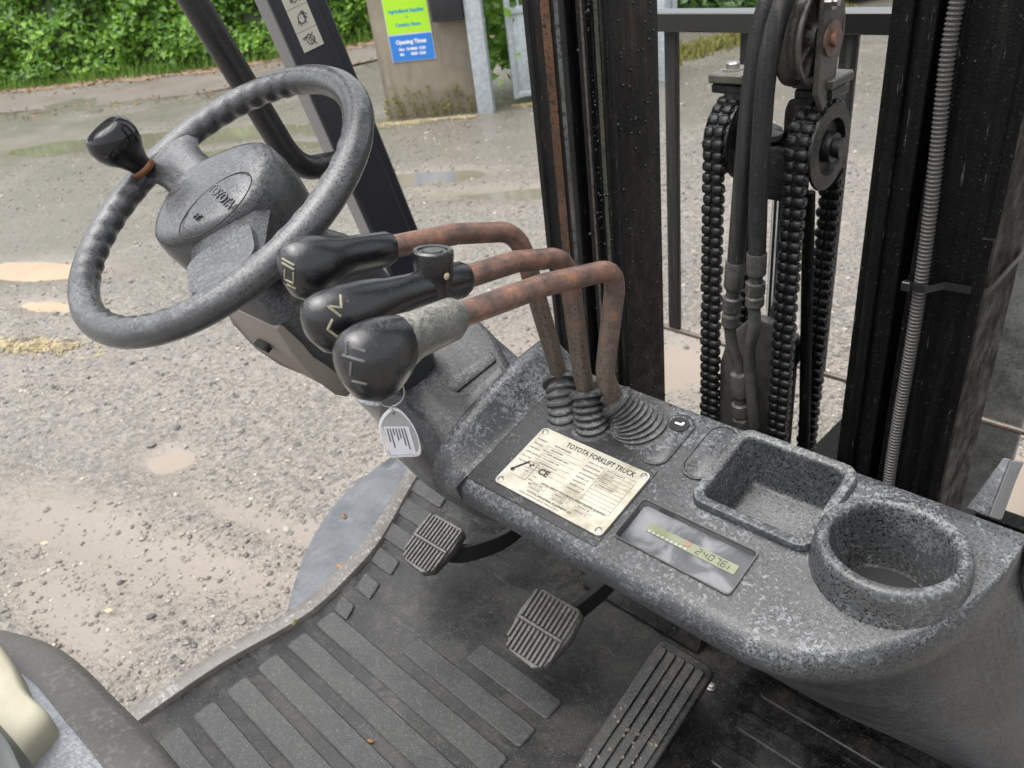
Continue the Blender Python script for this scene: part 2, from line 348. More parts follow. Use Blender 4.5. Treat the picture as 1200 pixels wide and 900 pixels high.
MAT['ground'] = ground_mat()
def stone_mat():
    m = NM('gravel_stones'); g = m.n('ShaderNodeNewGeometry')
    c = m.ramp(g.outputs['Random Per Island'], [(0, (.055, .053, .05)), (.35, (.13, .12, .105)), (.7, (.20, .182, .155)), (.93, (.27, .24, .20)), (1, (.46, .42, .35))]); m.col(c).rough(.32); return m.m
MAT['stone'] = stone_mat()
def puddle_mat(name, c1, c2):
    m = NM(name); a = m.noise(2.5, 4); m.col(m.ramp(a, [(.35, c1), (.65, c2)])).rough(.06).bump(m.noise(18, 2), .0015, .15); return m.m
MAT['puddle'] = puddle_mat('muddy_water', (.225, .188, .153), (.255, .215, .177)); MAT['puddle_grey'] = puddle_mat('grey_green_water', (.13, .125, .095), (.17, .16, .125))
MAT['puddle_tan'] = puddle_mat('tan_muddy_water', (.29, .21, .12), (.35, .26, .155))
def road_mat():
    m = NM('old_tarmac'); a = m.noise(1.2, 5); f = m.noise(120, 3); c = m.ramp(a, [(.3, (.10, .085, .072)), (.7, (.16, .14, .12))]); c = m.mix(m.ramp(f, [(.58, 0), (.7, .6)]), c, (.26, .24, .22))
    m.col(c).rough(.55).bump(f, .006, .6); return m.m
MAT['road'] = road_mat()
def dirt_mat():
    m = NM('reddish_verge_dirt'); a = m.noise(5, 5); m.col(m.ramp(a, [(.3, (.12, .08, .055)), (.7, (.26, .185, .13))])).rough(.85).bump(m.noise(60, 3), .01, .7); return m.m
MAT['dirt'] = dirt_mat()
# ------------------------------------------------------------------ the yard
_ph = rng.uniform(0, 6.28, 40); _dir = rng.uniform(0, 6.28, 40); _fr = np.exp(rng.uniform(np.log(.7), np.log(9), 40))
PUDDLES = [  # x, y, long radius, short radius, turn, depth
    (-5.65, 1.12, .52, .17, 25, .05), (-2.62, .30, .50, .13, 14, .013), (-2.30, .42, .42, .10, 22, .012), (-2.30, .12, .30, .07, 5, .011), (-2.86, .70, .11, .075, 20, .03),
    (-4.58, 3.50, .55, .16, 35, .045), (-3.75, 3.50, .60, .14, 30, .03), (-1.75, 2.25, .55, .22, 30, .03), (-.30, 2.25, .35, .25, 0, .03),
    (-9.0, 2.9, 2.6, .42, 32, .05), (-2.05, .78, .42, .045, 15, .016), (-7.1, 3.3, 1.2, .18, 34, .03), (-4.95, .95, .26, .07, 25, .02)]
def gz(x, y):
    x = np.asarray(x, float); y = np.asarray(y, float); z = np.zeros_like(x)
    for p, d, f in zip(_ph, _dir, _fr): z = z + np.sin((x*np.cos(d)+y*np.sin(d))*f+p)*.010/(f**.75)
    z = z*.42 + .0035*np.sin(x*7.3+2*np.sin(y*3.1))*np.sin(y*8.7+1.5*np.sin(x*4.3)) + .002*np.sin(x*17+y*9+2*np.sin(y*11))*np.sin(y*21-x*6)
    for px, py, a, b, t, dep in PUDDLES:
        c, s = math.cos(rad(t)), math.sin(rad(t)); u = ((x-px)*c+(y-py)*s)/a; v = (-(x-px)*s+(y-py)*c)/b
        z = z - dep*np.exp(-(u*u+v*v)**1.4)
    return z
def axis(lo, hi, a, b, fine):
    out = list(np.arange(a, b, fine)); st = fine
    x = a
    while x > lo: st *= 1.35; x -= st; out.insert(0, x)
    x = out[-1]; st = fine
    while x < hi: st *= 1.35; x += st; out.append(x)
    return np.array(out)
gx = axis(-220, 220, -12.5, 1.5, .075); gy = axis(-220, 220, -1.2, 9.5, .075)
XX, YY = np.meshgrid(gx, gy, indexing='ij'); ZZ = gz(XX, YY)
far = np.clip((np.hypot(XX, YY)-14)/20, 0, 1); ZZ = ZZ*(1-far) - .0*far
nx_, ny_ = XX.shape; vs = np.stack([XX, YY, ZZ], -1).reshape(-1, 3)
ii, jj = np.meshgrid(np.arange(nx_-1), np.arange(ny_-1), indexing='ij'); q = (ii*ny_+jj).ravel()
me = bpy.data.meshes.new('ground'); me.from_pydata(vs.tolist(), [], np.stack([q, q+ny_, q+ny_+1, q+1], -1).tolist())
silt = np.zeros(len(vs))
for px, py, a, b, t, dep in PUDDLES:
    c, s_ = math.cos(rad(t)), math.sin(rad(t)); u = ((vs[:, 0]-px)*c+(vs[:, 1]-py)*s_)/a; v = (-(vs[:, 0]-px)*s_+(vs[:, 1]-py)*c)/b; silt = np.maximum(silt, np.exp(-(u*u+v*v)*.30))
me.attributes.new('silt', 'FLOAT', 'POINT').data.foreach_set('value', silt)
dist = np.hypot(vs[:, 0], vs[:, 1]); me.attributes.new('wet', 'FLOAT', 'POINT').data.foreach_set('value', np.clip((dist-3.2)/3.2, 0, 1)*.62)
struct(link('ground', me, MAT['ground'], None, 180))
for k, (px, py, a, b, t, dep) in enumerate(PUDDLES):
    y_p = py
    if dep < .018: continue                      # only silted, no standing water
    ring = [(px + 1.45*(a*math.cos(g)*math.cos(rad(t))-b*math.sin(g)*math.sin(rad(t))), py + 1.45*(a*math.cos(g)*math.sin(rad(t))+b*math.sin(g)*math.cos(rad(t))), 0) for g in np.linspace(0, 6.283, 40, endpoint=False)]
    lev = float(np.mean(gz([p[0] for p in ring], [p[1] for p in ring]))) - .42*dep
    m = MB(); m.add([(x, y, lev) for x, y, _ in ring], [tuple(range(40))]); struct(m.build('puddle', MAT['puddle_tan'] if a == .52 or a == .26 else MAT['puddle_grey'] if px < -6 or (px < -3 and y_p > 3) else MAT['puddle'], None, 0))
# loose stones pressed into the yard, thicker where the eye is near
def stones(n, name):
    ico = [(0, 0, 1)] + [(.894*math.cos(a), .894*math.sin(a), .447) for a in np.arange(5)*1.2566] + [(.894*math.cos(a), .894*math.sin(a), -.447) for a in np.arange(5)*1.2566+.628] + [(0, 0, -1)]
    ico = np.array(ico); fc = []
    for i in range(5):
        j = (i+1) % 5; fc += [(0, 1+i, 1+j), (1+i, 6+i, 1+j), (1+j, 6+i, 6+j), (11, 6+j, 6+i)]
    fc = np.array(fc)
    ang = rng.uniform(rad(80), rad(185), n); r = np.exp(rng.uniform(np.log(1.35), np.log(10), n)); x = r*np.cos(ang); y = r*np.sin(ang)
    x2 = rng.uniform(-1.2, 0, n//6); y2 = rng.uniform(1.3, 4.5, n//6); x[:n//6] = x2; y[:n//6] = y2
    keep = ~((x > -1.2) & (x < .15) & (y > -2) & (y < 1.2)); x, y = x[keep], y[keep]; r = np.hypot(x, y)
    patch = np.sin(x*1.9+1)*np.sin(y*2.3+x*.7)+np.sin(x*4.1-y*3.2)*.6
    keep = patch + rng.normal(0, .7, len(x)) > -.55; x, y, r = x[keep], y[keep], r[keep]; n = len(x)
    s = np.exp(rng.normal(np.log(.0047), .42, n))*np.clip(.75+r*.10, .8, 1.5); s = np.minimum(s, .020)
    z = gz(x, y) + s*.12
    V = ico[None]*(1+rng.normal(0, .16, (n, 12, 1))); V = V*s[:, None, None]*np.stack([rng.uniform(.7, 1.4, n), rng.uniform(.7, 1.3, n), rng.uniform(.4, .8, n)], -1)[:, None]
    a = rng.uniform(0, 6.28, n); ca, sa = np.cos(a)[:, None], np.sin(a)[:, None]
    V = np.stack([V[..., 0]*ca-V[..., 1]*sa+x[:, None], V[..., 0]*sa+V[..., 1]*ca+y[:, None], V[..., 2]+z[:, None]], -1).reshape(-1, 3)
    Fc = (fc[None]+np.arange(n)[:, None, None]*12).reshape(-1, 3)
    me = bpy.data.meshes.new(name); me.from_pydata(V.tolist(), [], Fc.tolist()); return link(name, me, MAT['stone'], None, 0)
tag(stones(46000, 'gravel'), 'loose wet gravel scattered over the muddy yard', 'gravel', None, 'stuff')
# leaf clouds -------------------------------------------------------
def leaves(name, pos, size, nrmv, mat, spread=.7, aspect=.7):
    n = len(pos); d = nrmv + rng.normal(0, spread, (n, 3)); d /= np.linalg.norm(d, axis=1)[:, None]
    t = rng.normal(0, 1, (n, 3)); t -= d*(t*d).sum(1)[:, None]; t /= np.linalg.norm(t, axis=1)[:, None]; b = np.cross(d, t)
    s = size*np.exp(rng.normal(0, .3, n)); s = s[:, None]
    P = [pos-t*s, pos+b*s*aspect-t*s*.15+d*s*.18, pos+t*s*1.1-d*s*.1, pos-b*s*aspect-t*s*.15+d*s*.18]
    V = np.stack(P, 1).reshape(-1, 3); k = np.arange(n)*4; Fc = np.concatenate([np.stack([k, k+1, k+2], -1), np.stack([k, k+2, k+3], -1)])
    me = bpy.data.meshes.new(name); me.from_pydata(V.tolist(), [], Fc.tolist()); return link(name, me, mat, None, 0)
def polyline(pts, s):
    pts = np.array(pts, float); L = np.r_[0, np.cumsum(np.linalg.norm(np.diff(pts, axis=0), axis=1))]
    s = np.asarray(s)*L[-1]; return np.stack([np.interp(s, L, pts[:, i]) for i in range(2)], -1), L[-1]
def bank(line, back, height, slope, n, size, mat, name, label, zlo=.0, mound=.42):
    """a leafy bank: soil wedge with a skin of leaves in uneven clumps"""
    back = nrm((*back, 0))[:2]; m = MB(); ss = np.linspace(0, 1, 40); P, _ = polyline(line, ss)
    rings = []
    for k in range(6):
        h = height*k/5; rings.append([(p[0]+back[0]*h*slope, p[1]+back[1]*h*slope, h-.02) for p in P])
    m.loft(rings, False, False); root = m.build('soil', MAT['soil'], None, 180)
    s = rng.uniform(0, 1, n); h = height*rng.uniform(zlo, 1.02, n)**.9; B, L = polyline(line, s)
    cl = np.sin(s*L*2.3+h*3)+np.sin(s*L*5.1-h*4.7+1)*.7+np.sin(h*9+s*L*1.3)*.5
    off = mound*(.35+.28*cl)+rng.normal(0, .06, n)
    pos = np.stack([B[:, 0]+back[0]*(h*slope-off), B[:, 1]+back[1]*(h*slope-off), h+.05+off*.3], -1)
    nv = np.tile(np.array([-back[0]*.7, -back[1]*.7, .7]), (n, 1))
    lv = leaves('foliage', pos, size, nv, mat, .6)
    e = thing(name, label, 'hedge', (*P[20], 0)); adopt(root, e); adopt(lv, e); lv['kind'] = 'stuff'; return e
HEDGE = [(-24, -2), (-15.3, 3.7), (-12.7, 5.45), (-11.5, 6.7), (-11.0, 8.1), (-10.4, 10.5), (-8.5, 14), (-5, 17)]
bank(HEDGE, (-.75, .66), 2.8, .45, 92000, .043, MAT['leaf'], 'hedge', 'bright green leafy hedge bank along the far side of the lane')
bank([(-6.6, 8.9), (-5.6, 9.7), (-4.8, 10.7), (-4.4, 11.9)], (-.7, .7), 2.2, .3, 9000, .06, MAT['leaf_dark'], 'shrub_bank', 'green shrubs seen between the mast rails behind the gate')
bank([(-4.4, 13.0), (-2.5, 13.6), (2, 13.2)], (-.1, 1), 2.2, .25, 5000, .08, MAT['leaf_dark'], 'far_hedge', 'dark hedge at the top of the yard, right of the hose pulley')
def blades(name, base, hgt, mat, lean=.35, wid=.006):
    n = len(base); a = rng.uniform(0, 6.28, n); h = hgt*np.exp(rng.normal(0, .3, n)); d = np.stack([np.cos(a), np.sin(a), 0*a], -1)
    tip = base+np.stack([np.cos(a+1)*lean*h, np.sin(a+1)*lean*h, h], -1); V = np.stack([base-d*wid, base+d*wid, tip], 1).reshape(-1, 3)
    me = bpy.data.meshes.new(name); me.from_pydata(V.tolist(), [], np.arange(n*3).reshape(-1, 3).tolist()); return link(name, me, mat, None, 0)
s = rng.uniform(0, 1, 15000); B, L = polyline(HEDGE, s); off = rng.uniform(-.35, .5, 15000)
tag(blades('verge_grass', np.stack([B[:, 0]+.75*off, B[:, 1]-.66*off, 0*s], -1), .15, MAT['grass'], wid=.012), 'fresh grass growing along the foot of the hedge bank', 'grass', None, 'stuff')
n = 6000; s = rng.uniform(0, 1, n); B, L = polyline([(-5.5, 6.9), (-5.15, 7.6), (-5.0, 8.6), (-4.6, 10.3)], s); off = rng.normal(0, .13, n)
tag(blades('moss_strip', np.stack([B[:, 0]+off, B[:, 1]-off*.5, gz(B[:, 0], B[:, 1])], -1), .06, MAT['moss'], .6, .012), 'yellow green moss strip along the yard edge behind the mast', 'moss', None, 'stuff')
# lane, dirt verge
def strip(name, line, o0, o1, z, mat, nrmv=(.75, -.66)):
    P, L = polyline(line, np.linspace(0, 1, 60)); m = MB(); jit = rng.normal(0, .10, (2, 60))
    m.loft([[(p[0]+nrmv[0]*(o0+jit[0, i]), p[1]+nrmv[1]*(o0+jit[0, i]), z) for i, p in enumerate(P)], [(p[0]+nrmv[0]*(o1+jit[1, i]), p[1]+nrmv[1]*(o1+jit[1, i]), z) for i, p in enumerate(P)]], False, False)
    return struct(m.build(name, mat, None, 0))
strip('lane', HEDGE, .3, 2.3, .022, MAT['road']); strip('verge', HEDGE, -.3, .75, .028, MAT['dirt'])
n = 5000; s = rng.uniform(0, 1, n); B, L = polyline(HEDGE, s); off = np.abs(rng.normal(.45, .4, n)); off = np.r_[off[:3800], rng.uniform(2.2, 2.9, n-3800)]
tag(leaves('leaf_litter', np.stack([B[:, 0]+.75*off, B[:, 1]-.66*off, 0*s+.035], -1), .022, np.tile([0, 0, 1.], (n, 1)), MAT['litter'], .4), 'brown leaf litter strewn along both edges of the lane', 'leaf litter', None, 'stuff')
# straw patches and the few bright fallen leaves on the yard
for (px, py, rx, n, lb) in ((-4.50, .68, .20, 420, 'yellow straw scattered on the yard left of the steering wheel'), (-6.05, 4.80, .0, 700, 'dry straw and weeds along the foot of the concrete wall'), (-5.35, 5.62, .0, 500, 'dry straw drifted along the bottom of the metal gate')):
    t = rng.normal(0, 1, (n, 2))
    if rx: P = np.stack([px+t[:, 0]*rx, py+t[:, 0]*rx*.5+t[:, 1]*.045], -1)
    else:
        k = rng.uniform(-.5, .5, n) if py < 5 else rng.uniform(-.25, .3, n); P = np.stack([px+k*.85+abs(t[:, 1])*.035+.02, py+k*.54-abs(t[:, 1])*.05-.03], -1)
    z = gz(P[:, 0], P[:, 1])+.008; a = rng.uniform(0, 3.14, n); l = rng.uniform(.01, .03, n); d = np.stack([np.cos(a)*l, np.sin(a)*l, 0*a], -1); q = np.stack([-np.sin(a), np.cos(a), 0*a], -1)*.0022
    C = np.c_[P, z]; V = np.stack([C-d-q, C+d-q, C+d+q, C-d+q], 1)+rng.normal(0, .003, (n, 4, 3))*[0, 0, 1]; me = bpy.data.meshes.new('straw'); me.from_pydata(V.reshape(-1, 3).tolist(), [], np.arange(n*4).reshape(-1, 4).tolist())
    tag(link('straw', me, MAT['straw'], None, 0), lb, 'straw', None, 'stuff')
for (u, v, lb, mt) in ((127, 715, 'small orange fallen leaf on the mud above the seat', 'straw'), (52, 636, 'pale yellow fallen leaf on the mud at the left edge', 'straw')):
    p = at(u, v, Z=.012); m = MB(); a = .6; d = np.array([math.cos(a), math.sin(a), .1])*.018; q = np.array([-math.sin(a), math.cos(a), .25])*.008
    m.add([p-d, p+q, p+d, p-q, p+[0, 0, .004]], [(0, 1, 4), (1, 2, 4), (2, 3, 4), (3, 0, 4)]); tag(m.build('fallen_leaf', MAT[mt], None, 0), lb, 'leaf')
# concrete wall end with signs, post box, galvanised post, gate ------
A = np.array([-6.43, 4.65, 0]); B_ = np.array([-5.66, 5.14, 0]); wd = nrm(B_-A); wn = np.array([wd[1], -wd[0], 0]); WL = np.linalg.norm(B_-A); up = np.array([0, 0, 1.])
def wall(u, z, o=0): return A + wd*u + up*z + wn*o
m = MB(); rings = []
for z in np.linspace(-.05, 2.0, 8):
    rings.append([wall(-.01*z*0 + rng.normal(0, .004), z), wall(WL, z), wall(WL, z, -.36), wall(0, z, -.36)])
cw = tag(m.loft(rings).build('concrete_wall', MAT['concrete'], None, 30, .012), 'stained concrete wall end carrying the green and blue shop sign', 'wall')
def wuv(u, v, o=0):
    P = at(u, v, pl=(A + wn*o, wn)); return (P-A)@wd, P[2]
def panel(u0, u1, z0, z1, o, t, mat, name, parent, bev=0):
    return MB().box(wall((u0+u1)/2, (z0+z1)/2, o+t/2), (u1-u0, t, z1-z0), (wd, wn, up)).build(name, mat, parent, 30, bev)
u0, zb = wuv(461, 73); u1, _ = wuv(512, 73); _, zm = wuv(486, 39); zt = zm+.52
sg = thing('shop_sign', 'lime green and blue opening times sign on the concrete wall', 'sign', wall((u0+u1)/2, zb, .006))
panel(u0, u1, zb, zt, .005, .004, MAT['white_sign'], 'backing_board', sg)
panel(u0+.004, u1-.004, zm+.008, zt-.004, .0095, .002, MAT['green_sign'], 'green_panel', sg); panel(u0+.004, u1-.004, zb+.004, zm-.003, .0095, .002, MAT['blue_sign'], 'blue_panel', sg)
cx = (u0+u1)/2; sw = u1-u0
for body, v, sz, mt in (('Agricultural Supplies', 11, .040, 'teal_print'), ('&', 19, .034, 'teal_print'), ('Country Store', 27.5, .040, 'teal_print'), ('Opening Times', 48, .047, 'white_sign'), ('Mon   Fri 08.00  17.30', 56.5, .028, 'white_sign'), ('Sat         08.00  12.00', 62.5, .028, 'white_sign')):
    _, z = wuv(486, v); text('lettering', body, sz, wall(cx, z, .0118), wd, up, MAT[mt], sg, .0004, bold=.0022)
u0, zb = wuv(511, 24); u1, _ = wuv(547, 24); bx = thing('post_box', 'black metal letter box fixed to the concrete wall', 'letter box', wall((u0+u1)/2, zb, .05))
panel(u0, u1, zb, zb+.36, .002, .12, MAT['postbox'], 'box_body', bx, .008); panel(u0-.008, u1+.008, zb+.362, zb+.40, .002, .14, MAT['postbox'], 'lid', bx, .006); panel(u0+.02, u1-.02, zb+.012, zb+.03, .1225, .006, MAT['postbox'], 'lip', bx)
m = MB(); gp = B_ + wd*.075 + wn*.03
tag(m.box(gp + up*1.0, (.15, .10, 2.1), (wd, wn, up)).build('gate_post', MAT['galv'], None, 30, .006), 'light galvanised steel post at the right end of the concrete wall', 'post')
G0 = at(603, 122, Z=0); G1 = at(660, 112, Z=0); gd = nrm((G1-G0)*[1, 1, 0]); gn = np.array([gd[1], -gd[0], 0])
ga = thing('metal_gate', 'pale galvanised yard gate with solid lower panel, left of the mast', 'gate', G0)
gl = 1.6
def gbox(u, z, w_, h_, t, name, o=0): return MB().box(G0 + gd*u + up*z + gn*o, (w_, t, h_), (gd, gn, up)).build(name, MAT['galv'], ga, 30, .003)
gbox(.025, 1.0, .05, 1.9, .05, 'stile'); gbox(gl, 1.0, .05, 1.9, .05, 'stile'); gbox(gl/2+.012, .08, gl-.06, .05, .04, 'bottom_rail'); gbox(gl/2+.012, .80, gl-.06, .06, .04, 'middle_rail'); gbox(gl/2+.012, 1.92, gl-.06, .05, .04, 'top_rail'); gbox(gl/2+.012, .437, gl-.06, .655, .012, 'sheet_panel')
for k in range(10): MB().tube([G0+gd*(.13+k*.15)+up*.83, G0+gd*(.13+k*.15)+up*1.895], .011, 8).build('bar', MAT['galv'], ga)
# weeds at the wall foot and ivy behind the gate
WP = []
for k in range(13):
    u = (.03+.074*k+rng.uniform(-.02, .02))*WL; n = 50; h = rng.uniform(.10, .30); WP.append(wall(u, 0, .035) + np.stack([rng.normal(0, .012, n), rng.normal(0, .012, n), rng.uniform(0, h, n)], -1))
WP = np.concatenate(WP); tag(leaves('wall_weeds', WP, .010, np.tile([0.5, -.5, .5], (len(WP), 1)), MAT['moss'], .9), 'yellow green weeds sprouting along the foot of the concrete wall', 'weeds', None, 'stuff')
n = 2200; c = G0 + gd*.25 - gn*.55; P = c + np.stack([rng.normal(0, .32, n), rng.normal(0, .25, n), rng.uniform(.2, 2.0, n)], -1)
iv = thing('ivy_shrub', 'ivy shrub growing between the wall and the metal gate', 'shrub', c); adopt(leaves('foliage', P, .045, np.tile([.6, -.6, .4], (n, 1)), MAT['leaf'], .7), iv)
for k in range(5): MB().tube([c + [rng.normal(0, .1), rng.normal(0, .1), 0], c + [rng.normal(0, .2), rng.normal(0, .15), 1.6]], [.018, .006], 6).build('stem', MAT['litter'], iv)
P0 = at(778, 48, Y=6.6); sp = tag(MB().box((P0[0]-.03, 6.6, .62), (.12, .05, 1.3)).build('far_gate_post', MAT['galv'], None, 30, .004), 'pale grey post beside the moss strip, just right of the left mast rail', 'post')
# ------------------------------------------------------------------ the forklift
FL = 0.73                                   # floor height
CX = -.511                                  # centre line of the mast
TH = rad(13.2); TZ = np.array([0, -math.sin(TH), math.cos(TH)]); TY = np.array([0, math.cos(TH), math.sin(TH)]); EX = np.array([1., 0, 0])
def dz(y): return 1.231 + math.tan(TH)*(y-.501)      # height of the sloping dash top at y
def dash(x, y, h=0): return np.array([x, y, dz(y)]) + TZ*h
truck = thing('forklift', 'weathered grey forklift cockpit with steering wheel, levers, dash and mast', 'forklift', (CX, .4, 0))
T = truck
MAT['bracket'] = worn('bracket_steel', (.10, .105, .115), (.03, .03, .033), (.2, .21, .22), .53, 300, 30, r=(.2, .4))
# chassis and wheels, mostly hidden
m = MB(); m.box((CX+.0, .25, .55), (.86, 1.5, .30)); m.box((CX, .25, .36), (.70, 1.9, .2)); m.build('chassis', MAT['black'], T, 30, .01)
for sx in (-1, 1):
    ty = MB().lathe([(.02, -.09), (.16, -.09), (.18, -.075), (.30, -.085), (.325, -.06), (.325, .06), (.30, .085), (.18, .075), (.16, .09), (.02, .09)], (CX+sx*.50, .98, .325), (1, 0, 0), 40).build('front_wheel', MAT['tyre'], T)
# floor plate and mat
edge = [(-1.00, -.30), (-1.00, .05), (-.995, .19), (-.975, .30), (-.972, .36), (-.985, .43), (-1.005, .50), (-1.04, .57), (-1.085, .65), (-1.13, .74), (-1.16, .80)]
edge = [tuple(p) for p in np.array(bez([(*p, 0) for p in edge], 4))[:, :2]]
poly = [(x, y, FL-.03) for x, y in edge] + [(-.05, .80, FL-.03), (-.05, -.30, FL-.03)]
mat_o = MB().prism(poly, (0, 0, .03)).build('floor_mat', MAT['rubber'], T, 30, .004)
def pad(x0, x1, y0, y1, h=.0036, r=.006, skew=0.0, mt='pad', par=mat_o, nm='tread_pad'):
    cxp, cyp = (x0+x1)/2, (y0+y1)/2; o = rrect(x1-x0, y1-y0, min(r, (y1-y0)/2.2), 3); rings = []
    for ins, z in ((0, -.001), (0, h*.6), (.0018, h)):
        sxk = 1-2*ins/(x1-x0); syk = 1-2*ins/(y1-y0); rings.append([(cxp+a*sxk+skew*(b/(y1-y0)), cyp+b*syk, FL+z) for a, b in o])
    return MB().loft(rings).build(nm, MAT[mt], par, 30)
for x0, x1, y0, y1 in ((-1.075, -.985, .650, .682), (-1.055, -.965, .591, .630), (-1.022, -.946, .532, .568), (-.980, -.922, .480, .512), (-.950, -.907, .423, .456), (-.939, -.902, .371, .399)):
    pad(x0, x1, y0, y1, skew=-.014)
y = .460
for k in range(12):
    yy = .460-.0545*k; x0 = -.775 if k < 2 else -.93; pad(x0 + (.0 if k else .09), -.521, yy-.018, yy+.018)
for k in range(9):
    yy = .671-.0620*k; pad(-.321, -.075, yy-.0165, yy+.0165, mt='rubber', r=.008)
# door sill and outer fender
inn = edge; rings = []
sill_prof = [(.020, -.001), (.016, .008), (.004, .012), (-.010, .010), (-.016, 0), (-.014, -.05), (.02, -.05)]
R = []
for i, (x, y) in enumerate(inn):
    a, b = np.array(inn[max(i-1, 0)]), np.array(inn[min(i+1, len(inn)-1)]); t = nrm(b-a); nx = np.array([t[1], -t[0]])
    R.append([(x+nx[0]*o, y+nx[1]*o, FL+z) for o, z in sill_prof])
MB().loft(R).build('door_sill', MAT['sill'], T, 40)
fo = [(-.992, .314), (-1.033, .353), (-1.075, .397), (-1.118, .452), (-1.157, .522), (-1.180, .586), (-1.190, .66), (-1.195, .78), (-1.20, 1.0)]
fi = [(-.990, .316), (-.992, .36), (-.998, .41), (-1.008, .46), (-1.03, .52), (-1.06, .58), (-1.10, .66), (-1.15, .77), (-1.165, 1.0)]
fo = bez([(*p, 0) for p in fo], 5); fi = bez([(*p, 0) for p in fi], 5)
m = MB(); m.loft([[p+[.012, 0, FL-.004] for p in fi], [(p+q)/2+[0, 0, FL+.004] for p, q in zip(fi, fo)], [p+[0, 0, FL-.004] for p in fo], [p+[-.004, 0, FL-.016] for p in fo], [p+[-.002, 0, FL-.14] for p in fo]], False, False)
m.build('fender', MAT['fender'], T, 60)
# ---- dashboard
def dash_section(x):
    k = np.clip((x+.205)/.139, 0, 1); k = 1-math.sqrt(max(0, 1-k*k)) if k < 1 else 1
    yf = .366 + .176*k                                  # rounded front right corner
    rr = .020; pts = []; leg = np.clip((x+.41)/.06, 0, 1); leg = leg*leg*(3-2*leg)
    zr = dz(.556)
    pts += [np.array([x, .562+.24*leg, zr-.09-leg*.36]), np.array([x, .562+.24*leg, zr-.088-leg*.20]), np.array([x, .562, zr-.08]), np.array([x, .562, zr-.012]), np.array([x, .560, zr-.004]), np.array([x, .552, dz(.552)])]
    for y_ in np.linspace(.545, yf+rr*1.02, 8): pts.append(dash(x, y_))
    c = dash(x, yf+rr, -rr)
    for a in np.linspace(8, 112, 9): pts.append(c + rr*(TZ*math.cos(rad(a)) - TY*math.sin(rad(a))))
    # fascia below the nosing: a shallow skirt in front of the pedals, a full leg at the right
    leg = np.clip((x+.41)/.06, 0, 1); leg = leg*leg*(3-2*leg)
    p = pts[-1]; f0 = np.array([x, p[1]+.008, p[2]-.010]); f1 = np.array([x, p[1]+.018, p[2]-.016])
    b0 = np.array([x, .722, FL-.01]); lg = lambda t, bulge: f1*(1-t)+b0*t + np.array([0, -bulge*math.sin(math.pi*t)*(.2+.8*k), 0])
    sh = [np.array([x, f1[1]+.006*q_, f1[2]-.001*q_]) for q_ in (1, 2, 3, 4)]
    pts += [p*.5+f0*.5, f0, f1] + [sh[q_]*(1-leg)+lg((.25, .5, .8, 1.0)[q_], .055)*leg for q_ in range(4)]
    e3 = pts[-1]
    pts += [np.array([x, e3[1]+.03+.04*leg, e3[2]+.003])]
    for q_ in pts:                                     # the right leg flares outwards below the nosing
        if q_[2] < 1.215:
            w_ = min(1, (1.215-q_[2])/.13); q_[0] += k*(.036*w_*w_*(3-2*w_) + .016*(1.215-q_[2])/.48)
    return pts
xs = list(np.linspace(-.535, -.42, 5)) + list(np.linspace(-.41, -.35, 8)) + list(np.linspace(-.33, -.215, 7)) + list(-.205+.139*np.sin(np.linspace(.04, math.pi/2-.01, 30)))
dash_o = MB().loft([dash_section(x) for x in xs]).build('dashboard', MAT['dash'], T, 40)
def cut(obj, mb):
    c = mb.build('cutter', None, None, 0); md = obj.modifiers.new('b', 'BOOLEAN'); md.operation = 'DIFFERENCE'; md.object = c; md.solver = 'EXACT'
    dg = bpy.context.evaluated_depsgraph_get(); me = bpy.data.meshes.new_from_object(obj.evaluated_get(dg)); obj.modifiers.remove(md)
    mt = obj.data.materials[0]; obj.data = me; me.materials.clear(); me.materials.append(mt); me.name = obj.name
    bpy.data.objects.remove(c); me.shade_smooth(); me.set_sharp_from_angle(angle=rad(40))
CUP = np.array([-.140, .489, 1.246]); CR = .044
TRX, TRY, TRW, TRD = -.248, .508, .104, .092
LCX, LCY, LCW, LCD = -.283, .422, .116, .048
cut(dash_o, MB().lathe([(CR-.001, -.072), (CR+.003, -.004), (CR+.003, .05)], CUP, (0, 0, 1), 48))
def dring(w_, d_, r, x, y, h, n=6): return [dash(x+a, y, h) + TY*b for a, b in rrect(w_, d_, r, n)]
cut(dash_o, MB().loft([dring(TRW-.008, TRD-.006, .012, TRX, TRY, h) for h in (-.07, .03)]))
cut(dash_o, MB().loft([dring(LCW-.002, LCD-.002, .003, LCX, LCY, h) for h in (-.012, .02)]))
# cup holder: upright cup standing proud of the slope, with a fat rounded rim
prof = [(CR+.0165, -.040), (CR+.0140, -.018), (CR+.0120, -.006), (CR+.0108, -.0018), (CR+.0090, .0), (CR+.004, .0006), (CR+.0022, -.0004), (CR+.0006, -.003), (CR, -.008), (CR-.004, -.062), (CR-.006, -.066), (CR-.009, -.068), (.001, -.069)]
MB().lathe(prof, CUP, (0, 0, 1), 64, False).build('cup_holder', MAT['tray'], T, 50)
MB().lathe([(CR-.0055, 0), (CR-.0062, .0025), (.001, .0015)], CUP-[0, 0, .0675], (0, 0, 1), 40).build('cup_bottom', MAT['black'], T, 30)  # matt black disc over the cup floor
